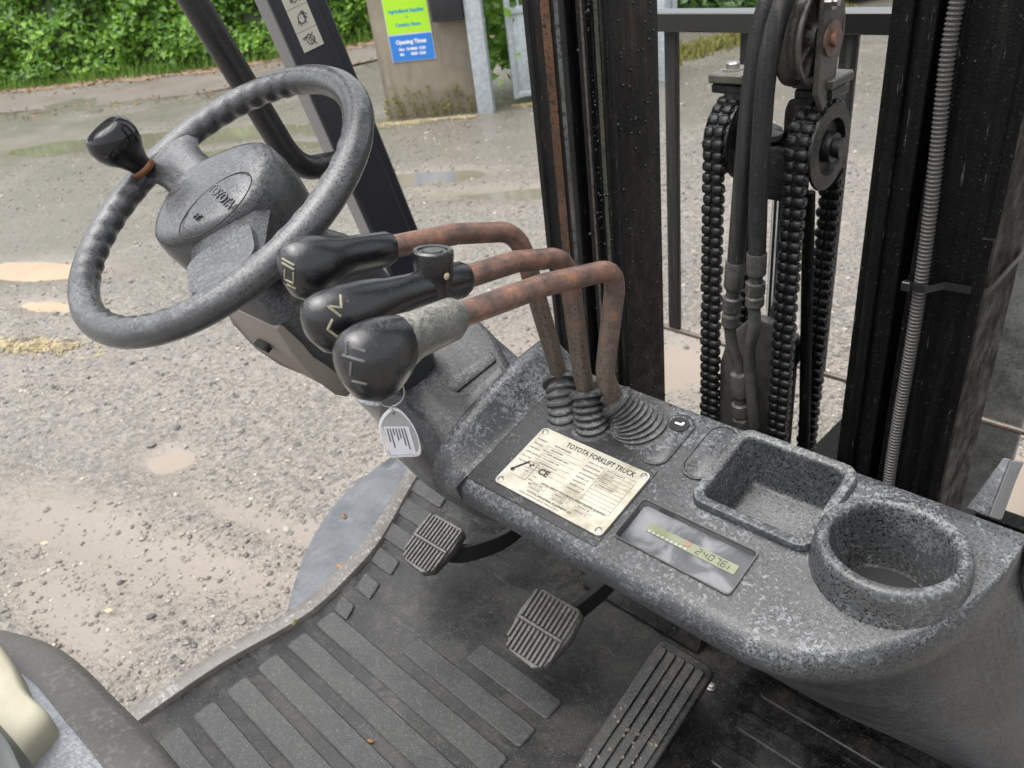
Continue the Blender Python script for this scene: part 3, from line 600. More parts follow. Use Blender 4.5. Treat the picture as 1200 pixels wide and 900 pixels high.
# storage tray
rings = [dring(TRW+.010, TRD+.006, .014, TRX, TRY, .000), dring(TRW+.0095, TRD+.0055, .014, TRX, TRY, .0055), dring(TRW+.007, TRD+.003, .013, TRX, TRY, .0078), dring(TRW-.006, TRD-.010, .009, TRX, TRY, .0080), dring(TRW-.009, TRD-.013, .008, TRX, TRY, .0068), dring(TRW-.0105, TRD-.0145, .008, TRX, TRY, .004), dring(TRW-.016, TRD-.020, .007, TRX, TRY, -.048), dring(TRW-.019, TRD-.023, .006, TRX, TRY, -.0515), dring(TRW-.026, TRD-.030, .004, TRX, TRY, -.053)]
m = MB(); m.loft(rings, False); m.f.append(tuple(range(len(m.v)-1, len(m.v)-1-len(rings[0]), -1))); m.build('storage_tray', MAT['tray'], T, 50)
# raised lip that closes the dash towards the steering column
def lip_sec(y, h, wdt=.016):
    x = -.545; b = dash(x, y); o = []
    for a, hh in ((-.018, min(-.03, h-.012)), (-.015, h*.75), (-.011, h*.95), (-.004, h), (.002, h*.97), (.007, h*.84), (.020, h*.18), (.030, .0012), (.03, -.02)): o.append(b + EX*a + TZ*hh)
    return o
m = MB(); secs = []
for y, h in ((.366, -.024), (.370, -.010), (.377, .004), (.389, .016), (.405, .024), (.43, .030), (.47, .034), (.52, .034), (.552, .030), (.566, .020)): secs.append(lip_sec(y, h))
m.loft(secs).build('dash_lip', MAT['dash'], T, 50)
# two blank switch covers with rounded ends
for x, y, mt in ((-.362, .515, 'dash'), (-.3175, .519, 'dash')):
    o = [dash(x+a, y) + TY*b for a, b in rrect(.029, .068, .0140, 8)]; s = MB(); c = sum(o)/len(o)
    s.loft([[c+(p-c)*1.06+TZ*.0003 for p in o], [c+(p-c)*1.05+TZ*.0018 for p in o], [c+(p-c)*.985+TZ*.0018 for p in o], [c+(p-c)*.97+TZ*.0006 for p in o], [c+(p-c)*.94+TZ*.0013 for p in o]]).build('switch_blank', MAT['dash'], T, 40)
c = dash(-.362, .534, .0016); m = MB(); m.loft([[c+EX*a*1.0+TY*b+TZ*h for a, b in rrect(.020, .017, .008, 6)] for h in (0, .001)]).build('switch_symbol_window', MAT['black'], T, 0)
m = MB(); m.box(c+TZ*.0014+EX*-.001, (.007, .002, .0006), (EX, TY, TZ)); m.box(c+TZ*.0014+EX*.003+TY*.0015, (.0025, .004, .0006), (EX, TY, TZ)); m.build('switch_symbol', MAT['white_sign'], T, 0)
# thin join line of the dash moulding by the switches
MB().box(dash(-.2975, .515, .0002), (.0022, .08, .001), (EX, TY, TZ)).build('moulding_joint', MAT['black'], T, 0)
# glossy dark recess round the data plate
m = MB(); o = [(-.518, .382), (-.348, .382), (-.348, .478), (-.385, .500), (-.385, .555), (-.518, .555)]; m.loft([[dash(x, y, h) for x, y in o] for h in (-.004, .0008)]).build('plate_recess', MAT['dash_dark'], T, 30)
# data plate
PX, PY, PW, PD = -.4165, .4305, .135, .081
def pl_(a, b, h=.0035): return dash(PX, PY, h) + EX*a + TY*b
m = MB(); m.loft([[pl_(a, b, h) for a, b in rrect(PW, PD, .005, 4)] for h in (.0012, .0030)]); plate = m.build('data_plate', MAT['plate'], T, 30)
for a, b in ((-.062, .0355), (.062, .0355), (-.062, -.0355), (.062, -.0355)):
    MB().lathe([(.0034, 0), (.0034, .0006), (.0022, .0012), (.0018, .0006), (.0001, .0006)], pl_(a, b, .003), TZ, 16).build('rivet', MAT['steel'], plate)
text('lettering', 'TOYOTA FORKLIFT TRUCK', .0085, pl_(.012, .0320, .0031), EX, TY, MAT['print'], plate, .0001, sx=.80, bold=.00012)
def row(a, b, w_, h_=.0016, n=None, mt='print_soft'):
    """a line of small worn type: a run of tiny strokes"""
    m = MB(); x = a
    while x < a+w_:
        l = random.uniform(.0006, .0011); m.box(pl_(x+l/2, b+random.uniform(-.0001, .0001), .0031), (l, h_*random.uniform(.75, 1), .0001), (EX, TY, TZ)); x += l + (.0005 if random.random() < .82 else .0013)
    return m.build('small_print', MAT[mt], plate, 0)
for i, t in enumerate(('TRUCK', 'TYPE', 'MODEL', 'SERIAL No.', 'YEAR', 'UNLADEN MASS')):
    row(-.063, .025-.0062*i, .006+.0013*len(t))
    MB().box(pl_(-.0255, .0215-.0062*i, .0031), (.045, .0003, .0001), (EX, TY, TZ)).build('rule_line', MAT['print_soft'], plate, 0)
    row(-.040, .025-.0062*i, random.uniform(.012, .03), .0019)
for i in range(8): row(.004, .0245-.0050*i, random.uniform(.013, .019))
for i in range(11): MB().box(pl_(.0425, .0262-.0045*i, .0031), (.035, .00028, .0001), (EX, TY, TZ)).build('rule_line', MAT['print_soft'], plate, 0)
for a in (.0248, .0602): MB().box(pl_(a, .0037, .0031), (.0003, .0455, .0001), (EX, TY, TZ)).build('rule_line', MAT['print_soft'], plate, 0)
for i in range(5): row(.0275, .0240-.0045*i, random.uniform(.008, .022))
text('lettering', 'CE', .0105, pl_(-.0275, -.0085, .0031), EX, TY, MAT['print'], plate, .0001, bold=.0003)
text('lettering', 'ACTUAL CAPACITY WITH VERTICAL UPRIGHT EQUIPPED AS SHOWN', .0030, pl_(.018, -.0195, .0031), EX, TY, MAT['print_soft'], plate, .0001, bold=.0001, sx=.83)
for i, b in enumerate((-.0235, -.0285)):
    for a in (-.022, .008, .036): MB().tube([pl_(a+s_*.010, b+t_*.0019, .0031) for s_, t_ in ((-1, -1), (1, -1), (1, 1), (-1, 1), (-1, -1))], .00013, 4).build('value_box', MAT['print_soft'], plate, 0); row(a-.008, b, .014, .0016)
text('lettering', 'TOYOTA INDUSTRIAL EQUIPMENT, S.A.', .0032, pl_(.000, -.0335, .0031), EX, TY, MAT['print_soft'], plate, .0001, bold=.0001)
row(-.035, -.0372, .05, .0012)
# load diagram: mast bar, roller, quartered disc, frame
m = MB(); q0, q1 = np.array([-.0590, -.0175]), np.array([-.0495, -.0035]); d2 = nrm(q1-q0); n2 = np.array([-d2[1], d2[0]])*.0011
m.prism([pl_(*(q0-n2)), pl_(*(q0+n2)), pl_(*(q1+n2)), pl_(*(q1-n2))], TZ*-.0003)
m.lathe([(.0023, 0), (.0023, .0003)], pl_(-.0600, -.0195, .0030), TZ, 14)
for a0 in (0, 180): m.prism([pl_(-.0445, -.0065, .0033)] + [pl_(-.0445+.0027*math.cos(rad(a0+g)), -.0065+.0027*math.sin(rad(a0+g)), .0033) for g in (0, 30, 60, 90)], TZ*-.0003)
m.build('load_diagram', MAT['print'], plate, 0)
m = MB()
for P in (((-.0515, -.002), (-.0385, -.002), (-.0385, -.0245), (-.0575, -.0245), (-.0575, -.0185)), ((-.0510, -.0110), (-.0385, -.0110))): m.tube([pl_(a, b, .0031) for a, b in P], .00018, 4)
m.build('diagram_lines', MAT['print'], plate, 0)
for a, b in ((-.0475, -.0145), (-.0345, -.0165), (-.036, -.0215), (-.033, -.0255)): row(a, b, .004, .0015)
# display panel
def dl(a, b, h): return dash(LCX, LCY, h) + EX*a + TY*b
bz_ = MB(); o = rrect(LCW, LCD, .004, 4)
bz_.loft([[dl(a, b, .0002) for a, b in o], [dl(a, b, .0022) for a, b in o], [dl(a*.978, b*.95, .0022) for a, b in o], [dl(a*.965, b*.93, -.006) for a, b in o]], False)
disp = bz_.build('display_panel', MAT['conduit'], T, 40)
MB().loft([[dl(a*.966, b*.932, h) for a, b in o] for h in (-.008, -.0062)]).build('display_face', MAT['lcd_panel'], disp, 0)
MB().box(dl(.004, .003, -.0056), (.088, .0095, .001), (EX, TY, TZ)).build('lcd_screen', MAT['lcd'], disp, 0)
MB().box(dl(-.016, .0045, -.0049), (.030, .0060, .0004), (EX, TY, TZ)).build('gauge_window', MAT['lcd'], disp, 0)
m = MB()
for k in range(9): m.box(dl(-.036+.0046*k, -.0005, -.0046), (.0022, .0022, .0003), (EX, TY, TZ))
m.build('gauge_marks', MAT['white_sign'], disp, 0)
MB().box(dl(.0005, .0045, -.0044), (.0045, .0045, .0003), (EX, TY, TZ)).build('warning_mark', plain('faded_orange', (.75, .30, .18), .5), disp, 0)
SEG = {'2': 'abged', '4': 'fgbc', '0': 'abcdef', '7': 'abc', '6': 'afgedc'}
m = MB(); x = .0125
for ch in '24076':
    hx, hy, t = .0018, .0028, .0006; S = {'a': (0, 2*hy/2*1.0, 1), 'd': (0, -hy, 1), 'g': (0, 0, 1), 'f': (-hx, hy/2, 0), 'b': (hx, hy/2, 0), 'e': (-hx, -hy/2, 0), 'c': (hx, -hy/2, 0)}
    for s_ in SEG[ch]:
        a, b, hz = S[s_]; m.box(dl(x+a+b*.15, .003+b, -.0048), ((2*hx-.0006, t, .0003) if hz else (t, hy-.0005, .0003)), (EX, TY, TZ))
    if ch == '7': m.box(dl(x+.0029, .0003, -.0048), (.0008, .0008, .0003), (EX, TY, TZ))
    x += .0060
m.box(dl(x-.0012, .002, -.0048), (.0006, .004, .0003), (EX, TY, TZ)); m.build('hour_digits', MAT['print'], disp, 0)
MB().loft([[dl(a*.962, b*.925, h) for a, b in o] for h in (.0004, .0013)]).build('lens', MAT['lens'], disp, 0)
# ---- firewall, pedal well
MB().box((-.56, .80, .865), (1.0, .03, .29)).build('firewall', MAT['dash_dark'], T, 30, .004)
MB().prism([(x, y, z) for x, y, z in ((-.64, .66, .735), (-.42, .66, .735), (-.42, .785, .93), (-.64, .785, .93))], (0, .012, -.008)).build('toe_board', MAT['rubber'], T, 30, .004)
MB().prism([(x, y, z) for x, y, z in ((-.98, .70, .735), (-.70, .70, .735), (-.70, .785, .93), (-.98, .785, .93))], (0, .012, -.008)).build('toe_board', MAT['rubber'], T, 30, .004)
def pedal(c, wid, hgt, tilt, yaw, arm, name):
    ax = np.array([math.cos(yaw), math.sin(yaw), 0]); fy = np.array([-math.sin(yaw)*math.cos(tilt), math.cos(yaw)*math.cos(tilt), math.sin(tilt)]); nz = np.cross(ax, fy); c = np.array(c)
    out = [(-wid*.46, -hgt*.30), (-wid*.30, -hgt*.48), (wid*.22, -hgt*.52), (wid*.40, -hgt*.40), (wid*.5, hgt*.12), (wid*.46, hgt*.46), (wid*.36, hgt*.52), (-wid*.36, hgt*.52), (-wid*.47, hgt*.44), (-wid*.52, hgt*.10)]
    m = MB(); m.loft([[c+ax*a*.97+fy*b*.97-nz*.014 for a, b in out], [c+ax*a+fy*b-nz*.010 for a, b in out], [c+ax*a+fy*b for a, b in out], [c+ax*a*.97+fy*b*.97+nz*.002 for a, b in out]]); p = m.build(name, MAT['pedal'], T, 40)
    n = 11
    for i in range(n):
        for sgn in (-1, 1):
            b0, b1 = (.03*hgt, .47*hgt) if sgn > 0 else (-.45*hgt, -.03*hgt)
            x = -wid*.42 + wid*.84*i/(n-1)
            if sgn < 0 and abs(x) > wid*.34: b0 *= .72
            m = MB(); cc = c+ax*x+fy*(b0+b1)/2+nz*.0035; m.box(cc, (wid*.84/(n-1)*.58, b1-b0, .005), (ax, fy, nz)); m.build('grip_rib', MAT['pedal'], p, 30, .0008, 1)
    MB().box(c+nz*.004, (wid*.90, .0045, .006), (ax, fy, nz)).build('cross_rib', MAT['pedal'], p, 30, .0008, 1)
    m = MB(); pts = bez([c-nz*.012] + [np.array(q) for q in arm], 6); rings = []
    for i, q in enumerate(pts):
        t = nrm(pts[min(i+1, len(pts)-1)]-pts[max(i-1, 0)]); s_ = nrm(np.cross(t, [1, 0, 0])); rings.append([q+np.array([a, 0, 0])+s_*b for a, b in ((-.005, -.017), (.005, -.017), (.005, .017), (-.005, .017))])
    m.loft(rings).build('pedal_arm', MAT['black'], p, 40, .001, 1)
pedal((-.570, .500, .825), .090, .098, rad(24), rad(2), [(-.565, .56, .805), (-.545, .66, .84), (-.53, .74, .97)], 'brake_pedal')
pedal((-.830, .520, .822), .086, .090, rad(22), rad(2), [(-.785, .56, .80), (-.745, .65, .82), (-.72, .74, .96)], 'inching_pedal')
# accelerator: long hinged treadle with lengthwise grooves
p0, p1 = np.array([-.396, .400, FL+.022]), np.array([-.394, .594, FL+.092]); fy = nrm(p1-p0); nz = np.cross(EX, fy); L_ = np.linalg.norm(p1-p0)
def acc(a, b, h=0): return p0 + EX*a + fy*b + nz*h
o = [(a, b+L_/2) for a, b in rrect(.084, L_, .011, 5)]; ctr = L_/2
m = MB(); m.loft([[acc(a*.96, b, -.018) for a, b in o], [acc(a, b, -.013) for a, b in o], [acc(a, b, -.002) for a, b in o], [acc(a*.95, ctr+(b-ctr)*.98, 0) for a, b in o]]); ap = m.build('accelerator_pedal', MAT['rubber'], T, 40)
for k in range(5): MB().loft([[acc(-.0288+.0144*k+a*s_, L_*.50+b*s_, h) for a, b in rrect(.0108, L_*.90, .003, 2)] for h, s_ in ((-.001, 1), (.003, 1), (.0042, .985))]).build('grip_rib', MAT['rubber'], ap, 40)
MB().box(acc(0, L_*.7, -.04), (.03, .10, .045), (EX, fy, nz)).build('hinge_bracket', MAT['black'], ap, 30, .003)
m = MB(); mud = MAT['dirt']
for k in range(26):
    a, b = random.uniform(-.034, .034), random.uniform(.01, .10); r = random.uniform(.0015, .0035); m.lathe([(r, 0), (r*.8, r*.5), (r*.2, r*.8)], acc(a, b, .0038), nz, 6)
x_ = m.build('dried_mud', worn('dried_mud', (.16, .14, .10), (.06, .05, .04), (.3, .27, .2), .5, 400, 60), ap, 60); x_['kind'] = 'stuff'
MB().lathe([(.007, 0), (.007, .003), (.0045, .004), (.0045, .007), (.001, .0075)], at(833, 806, Z=FL), (0, 0, 1), 12).build('floor_bolt', MAT['steel'], T)
# ---- steering column and wheel
WN = np.array([0, -.465, .885]); WN = nrm(WN); WC = np.array([-.709, .304, 1.495]); WA = EX; WB = np.cross(WN, WA)   # WB: up the wheel plane
def wh(a, b, h=0): return WC + WA*a + WB*b + WN*h
def whp(r, g, h=0): return wh(r*math.cos(g), r*math.sin(g), h)
def wpix(u, v, h=0):
    P = at(u, v, pl=(WC+WN*h, WN)) - WC; return P@WA, P@WB
RIM = .155; rings = []
sp1 = math.atan2(*wpix(193, 180)[::-1]); sp2 = math.atan2(*wpix(268, 330)[::-1])
N = 300
for i in range(N):
    g = 2*math.pi*i/N; ring = []
    for k in range(14):
        a = 2*math.pi*k/14; rr = .0142
        ca, sa = math.cos(a), math.sin(a)
        d1 = abs((g-sp1+math.pi) % (2*math.pi)-math.pi); d2 = abs((g-sp2+math.pi) % (2*math.pi)-math.pi); grip = np.clip((min(d1, d2)-.22)/.1, 0, 1)*np.clip((1.25-min(d1, d2))/.15, 0, 1)
        wave = (.0017*math.cos(g*46)-.0005)*grip*max(0, -ca*.9-sa*.15+.15)
        ring.append(whp(RIM + (rr+wave)*ca, g, (rr*.95+wave*.3)*sa))
    rings.append(ring)
m = MB(); n = 14
for r_ in rings: m.v += [tuple(p) for p in r_]
m.f += [(i*n+j, i*n+(j+1) % n, ((i+1) % N)*n+(j+1) % n, ((i+1) % N)*n+j) for i in range(N) for j in range(n)]
sw = m.build('steering_wheel', MAT['wheel'], T, 80)
def spoke(g, w0, w1, name, r0=.045, drop=-.020):
    rings = []
    for t in np.linspace(0, 1, 9):
        r = r0 + (RIM-.002-r0)*t; wd_ = w0 + (w1-w0)*t + .018*max(0, t-.7)**1.3*6; h = drop*(1-t)**1.5 + .001; th = .011*(1-.15*t)
        tg = np.array([-math.sin(g), math.cos(g)]); c2 = np.array([math.cos(g), math.sin(g)])*r
        rings.append([wh(*(c2+tg*wd_*a), h+th*b) for a, b in ((-1, -.3), (-.8, .6), (-.45, .9), (0, 1), (.45, .9), (.8, .6), (1, -.3), (.6, -.9), (-.6, -.9))])
    return MB().loft(rings).build(name, MAT['wheel'], sw, 70)
spoke(sp1, .028, .026, 'spoke'); spoke(sp2, .045, .030, 'spoke', drop=-.012)
# hub pad: rounded squarish dome with a cut front
rings = []
for s_, h in ((.97, -.055), (1.02, -.035), (1.02, -.012), (1.0, -.001), (.965, .0060), (.90, .0100), (.80, .0120), (.6, .0133), (.3, .014), (.02, .0142)):
    ring = []
    for k in range(48):
        g = 2*math.pi*k/48; sq = (abs(math.cos(g))**2.8+abs(math.sin(g))**2.8)**(-1/2.8); a = .065*sq*math.cos(g); b = .058*sq*math.sin(g)
        rot = sp1 - math.pi*.75; ring.append(wh((a*math.cos(rot)-b*math.sin(rot))*s_, (a*math.sin(rot)+b*math.cos(rot))*s_, h))
    rings.append(ring)
hub = MB().loft(rings).build('hub_pad', MAT['wheel'], sw, 60)
hub['label'] = 'domed centre pad with embossed lettering'
ex_, ey_ = wpix(242, 262, .024), wpix(0, 0, .024)
ca = np.array(wpix(255, 238, .024)); d1 = np.array(wpix(282, 264, .024))-np.array(wpix(246, 230, .024)); d1 /= np.linalg.norm(d1); tx = WA*d1[0]+WB*d1[1]; tyv = np.cross(WN, tx)
oc = np.array(wpix(252, 240, .014)); m = MB(); m.tube([wh(*oc, .0138)+tx*.032*math.cos(g)+tyv*.040*math.sin(g) for g in np.linspace(0, 6.2832, 49)], .0006, 5, False); m.build('badge_outline', MAT['black'], sw, 0)
text('hub_lettering', 'TOYOTA', .0135, wh(*wpix(259, 230, .014), .0138), tx, tyv, MAT['wheel'], sw, .0007, bold=.0002)
text('hub_lettering', 'FT', .009, wh(*wpix(231, 254, .0138), .0136), tx, tyv, MAT['wheel'], sw, .0010, bold=.0002)
g2 = sp2; m = MB(); c2 = np.array([math.cos(g2), math.sin(g2)]); t2 = np.array([-c2[1], c2[0]])
m.loft([[wh(*(c2*(.112+a)+t2*b), .0055+h) for a, b in rrect(.050, .066, .012, 5)] for h in (-.006, .0005, .0018)]).build('horn_cover', MAT['wheel'], sw, 40)
# spinner knob on the rim by the first spoke
kb = wh(*wpix(170, 199, .010), .008); ka = nrm(WN + WA*-.10)
MB().lathe([(.0125, .001), (.0132, .003), (.0132, .0055), (.0118, .0075)], kb, ka, 24).build('spinner_collar', plain('copper_washer', (.20, .09, .045), .4, Metallic=.6), sw)
MB().lathe([(.0110, .006), (.0125, .012), (.0165, .020), (.0225, .028), (.0255, .037), (.0255, .046), (.0225, .0535), (.0195, .0560), (.0178, .0555), (.0165, .051), (.013, .049), (.0001, .0485)], kb, ka, 36).build('spinner_knob', MAT['spinner'], sw, 50)
# column
def cowl(sections, name, mat, bev=.006, smooth=45): return MB().loft(sections).build(name, mat, T, smooth, bev, 3)
def col(t, a, b): return WC - WN*t + EX*a + WB*b
MB().tube([col(.03, 0, 0), col(.13, 0, 0)], .030, 24).build('column_shaft', MAT['black'], T)
def csec(t, x0, x1, b0, b1, n=5):
    cx_, cb = (x0+x1)/2, (b0+b1)/2; return [col(t, cx_+a, cb+b) for a, b in rrect(x1-x0, b1-b0, .018, n)]
cc = MB().loft([csec(.085, -.045, .055, -.050, .045), csec(.10, -.060, .066, -.062, .055), csec(.15, -.060, .068, -.066, .06), csec(.215, -.055, .066, -.058, .060), csec(.24, -.050, .058, -.030, .055), csec(.30, -.045, .050, -.015, .045)]).build('column_cover', MAT['cowl'], T, 40)
o_ = [col(.165+a, b, -.0635) for a, b in rrect(.13, .098, .012, 4)]
U_ = [(.100, -.052, -.064), (.100, .060, -.064), (.13, .063, -.073), (.17, .063, -.077), (.205, .060, -.074), (.232, .045, -.064), (.240, .0, -.060), (.232, -.04, -.064), (.205, -.050, -.074), (.17, -.056, -.077), (.13, -.056, -.073)]
under = MB().loft([[col(*p) for p in U_], [col(p[0], p[1], -.045) for p in U_]]).build('column_underside', MAT['tan'], T, 30, .003)
sc_ = at(306, 408, pl=(col(.17, 0, -.0775), WB)); MB().loft([[sc_ - WN*a + EX*b + WB*h for a, b in rrect(.011, .024, .0054, 5)] for h in (-.0002, .006)]).build('adjuster_slot', MAT['black'], T, 0)
m = MB(); prof = []
for k in range(6): prof += [(.021-.0012*k, .006*k), (.017-.0012*k, .006*k+.003)]
m.lathe(prof, col(.17, .062, .0), nrm(EX*.9+WN*.1), 24).build('stalk_boot', MAT['black'], T, 20)
MB().tube([col(.17, .09, .0), col(.16, .15, .01)], [.006, .005], 10).build('indicator_stalk', MAT['black'], T)
# cowl round the column foot: grooved top panel, knee bulge, side flank
P1, P2, P3, P4 = at(578, 388, X=-.640), at(606, 440, X=-.584), at(556, 513, X=-.588), at(478, 430, X=-.690)
P5 = P1 + (P4-P3)*.9
dn = np.array([0, .02, -.14])
def qd(a, b): return P3*(1-a)*(1-b) + P2*a*(1-b) + P1*a*b + P4*(1-a)*b
NQ = nrm(np.cross(P2-P3, P4-P3)); NQ = NQ if NQ[2] > 0 else -NQ
MB().loft([[P3+dn, P2+dn, P1+dn, P5+dn, P4+dn], [P3, P2, P1, P5, P4]]).build('column_cowl', MAT['cowl'], T, 40, .010, 3)
for b0, b1 in ((.10, .36), (.46, .66)):
    MB().loft([[qd(.10, b0)+NQ*h, qd(.86, b0)+NQ*h, qd(.86, b1)+NQ*h, qd(.06, b1)+NQ*h] for h in (-.004, .0055)]).build('cowl_ridge', MAT['cowl'], T, 40, .0025, 2)
# knee bulge under the panel
K = [[at(470, 428, X=-.69), at(520, 475, X=-.62), at(562, 518, X=-.565), at(580, 540, X=-.545)],
     [at(452, 452, X=-.69), at(498, 500, X=-.62), at(545, 548, X=-.565), at(575, 572, X=-.54)],
     [at(446, 490, X=-.71), at(482, 530, X=-.64), at(535, 575, X=-.57), at(585, 600, X=-.535)],
     [at(462, 532, X=-.74), at(498, 566, X=-.66), at(550, 600, X=-.58), at(606, 618, X=-.53)],
     [at(478, 542, X=-.80), at(515, 575, X=-.72), at(560, 602, X=-.63), at(612, 618, X=-.56)]]
kg = [bez(r, 5) for r in K]; kg = [list(c) for c in zip(*[bez(c, 5) for c in zip(*kg)])]
bk = [p + np.array([-.02, .16, .03]) for p in kg[-1]]; bk2 = [p + np.array([0, .14, -.02]) for p in kg[0]]
m = MB(); m.loft([bk2] + kg + [bk], False, False); m.build('knee_cowl', MAT['cowl'], T, 70)
m = MB(); pa = bez([at(372, 446, X=-.80), at(410, 470, X=-.79), at(445, 505, X=-.775), at(480, 552, X=-.76), at(520, 590, X=-.75)], 6); rings = []
for i, p in enumerate(pa):
    t = nrm(pa[min(i+1, len(pa)-1)]-pa[max(i-1, 0)]); x, y_, z_ = frame(t, (0, 1, 0)); k = .55+.45*math.sin(math.pi*min(1, .12+i/len(pa)))
    rings.append([p + np.array([.05, .05, -.02]) + (x*.085*math.cos(g)+y_*.034*math.sin(g))*k for g in np.linspace(0, 2*math.pi, 20, endpoint=False)])
m.loft(rings).build('cowl_flank', MAT['hood'], T, 70)
# ---- levers
def lever(kx, kp, ke, bend, low, bootb, r, knob, name, boot):
    rod_pts = [ke]
    bd = np.array(bend); d_in = nrm(bd-ke); d_out = nrm(np.array(low)-bd); rb = .030
    mid = ke*.5+bd*.5+np.array([0, 0, .004])
    arc = [bd - d_in*rb*(1-t)**2 + d_out*rb*t**2 for t in np.linspace(0, 1, 9)]
    end = np.array(bootb); d2 = nrm(end-low); rb2 = .014
    arc2 = [np.array(low) - d_out*rb2*(1-t)**2 + d2*rb2*t**2 for t in np.linspace(0, 1, 5)]
    lv = MB().tube([ke-d_in*.02, mid] + arc + arc2 + [end], r, 16).build(name, MAT['rust'], T, 60); return lv
def boot(base, top, r0, r1, folds, name='lever_boot'):
    base = np.array(base); ax = nrm(np.array(top)-base); Lb = np.linalg.norm(np.array(top)-base); rings = []
    def ring(t, r, ext=0):
        n_ = nrm(TZ*(1-min(t, 1)) + ax*min(t, 1)); x = nrm(np.cross([0, 1., 0], n_)); y_ = np.cross(n_, x); c = base + (np.array(top)-base)*t + ax*ext
        return [c + r*(x*math.cos(g) + y_*math.sin(g)) for g in np.linspace(0, 2*math.pi, 30, endpoint=False)]
    rings.append(ring(0, r0*1.14)); rings.append(ring(.03, r0*1.14))
    for k in range(folds):
        r = r0+(r1-r0)*((k+.3)/folds)**.8; t0 = .05+.9*k/folds; w_ = .9/folds; rings += [ring(t0, r*.80), ring(t0+w_*.30, r*.97), ring(t0+w_*.55, r*1.0), ring(t0+w_*.78, r*.92)]
    rings += [ring(1, r1*.85), ring(1, r1*1.16, .001), ring(1, r1*1.18, .0045), ring(1, r1*.95, .008), ring(1, .0115, .0095), ring(1, .0110, .016), ring(1, .004, .016)]
    return MB().loft(rings).build(name, MAT['boot'], T, 35)
LV = []
for nm, kx, e, bnd, lo_, bt, bb, rads in (
        ('a', -.500, (452, 292), (606, 268), (653, 430), (657, 448), (661, 488), (.0195, .0172, 5)),
        ('b', -.447, (540, 328), (664, 297), (682, 440), (689, 462), (694, 500), (.0195, .0172, 5)),
        ('c', -.392, (530, 374), (724, 312), (708, 442), (722, 470), (751, 497), (.0310, .0165, 8))):
    xb = {'a': -.500, 'b': -.452, 'c': -.418}[nm]; ke = at(*e, X=kx-.004); be = at(*bnd, X=(kx+xb)/2-.002); lo = at(*lo_, X=xb); bt_ = at(*bt, X=xb-.002); bb_ = at(*bb, pl=(dash(0, .5), TZ))
    lv = lever(kx, None, ke, be, lo, bt_, .0094, None, 'control_lever', None); boot(bb_, bt_ - nrm(bt_-bb_)*.004, *rads); LV.append((lv, ke, nrm(be-ke)))
def knob_body(lv, ke, d, head, mats, Lk, rs, name='knob', grey=False, button=False):
    hp = np.array(head); ax = nrm(hp-ke); up_ = nrm(np.array([0, 0, 1])-ax*ax[2]); sd = np.cross(ax, up_); L0 = np.linalg.norm(hp-ke)
    rings = []; st = [(-.006, rs*.80), (0, rs), (L0*.25, rs*1.02), (L0*.50, rs*1.06), (L0*.66, rs*1.22), (L0*.78, rs*1.50), (L0*.92, rs*1.70), (L0*1.06, rs*1.70), (L0*1.20, rs*1.45), (L0*1.28, rs*1.0), (L0*1.31, rs*.4), (L0*1.315, rs*.02)]
    for h, r in st:
        drop = -max(0, r-rs*1.05)*.55
        rings.append([ke + ax*h + up_*(drop + r*1.06*math.sin(g)) + sd*r*.86*math.cos(g) for g in np.linspace(0, 6.2832, 28, endpoint=False)])
    if grey:
        MB().loft(rings[:5]).build('knob_neck', MAT['knob_grey'], lv, 60); MB().loft(rings[4:]).build('knob', MAT['knob'], lv, 60)
    else: MB().loft(rings).build('knob', MAT['knob'], lv, 60)
    return ax, up_, sd, L0
ln, k = [], 0
AX = []
AX.append(knob_body(*LV[0], at(362, 308, X=-.505), None, 0, .0135)); AX.append(knob_body(*LV[1], at(407, 365, X=-.450), None, 0, .0140)); AX.append(knob_body(*LV[2], at(436, 414, X=-.388), None, 0, .0150, grey=True))
# thumb button housing on the middle knob
lv, ke, d = LV[1]; ax, up_, sd, L0 = AX[1]; bbp = ke + ax*L0*.26
MB().lathe([(.0135, -.006), (.0150, .010), (.0160, .026), (.0158, .0285), (.0145, .030), (.0118, .0296), (.0114, .0285), (.008, .0285), (.0076, .0295), (.0001, .0295)], bbp, nrm(up_*1.0-ax*.0), 32).build('thumb_button', MAT['knob'], lv, 30)
MB().lathe([(.003, 0), (.0015, .001), (.0001, .0013)], bbp+up_*.012+sd*-.0152, -sd, 8).build('mud_spot', MAT['straw'], lv)
# cast direction marks on the driver-side faces of the knobs
from mathutils.bvhtree import BVHTree
def marks(lv, strokes, mt, r=.0008):
    kn = [c for c in lv.children if c.name.split('.')[0] == 'knob'][0].data; bv = BVHTree.FromPolygons([v.co for v in kn.vertices], [tuple(p.vertices) for p in kn.polygons])
    for st in strokes:
        pts = []
        for (a, b) in zip(st[:-1], st[1:]):
            for t in np.linspace(0, 1, 6):
                u, v = np.array(a)*(1-t)+np.array(b)*t; d_ = at(u, v, X=-1.0)-CAM; h = bv.ray_cast(Vector(CAM), Vector(nrm(d_)))
                if h[0] is not None: pts.append(np.array(h[0])+np.array(h[1])*.0002)
        pts = [p for i_, p in enumerate(pts) if i_ == 0 or np.linalg.norm(p-pts[i_-1]) > 1e-5]
        if len(pts) > 2: MB().tube(pts, r, 6).build('direction_mark', MAT[mt], lv, 0)
marks(LV[0][0], [[(331, 303), (345, 311)], [(331, 308), (345, 316)], [(334, 316), (334, 327), (344, 332)], [(344, 319), (344, 331)], [(337, 333), (347, 338)]], 'mark')
marks(LV[1][0], [[(399, 346), (400, 361), (384, 359), (399, 371)], [(390, 374), (384, 386), (397, 396)]], 'mark', .0010)
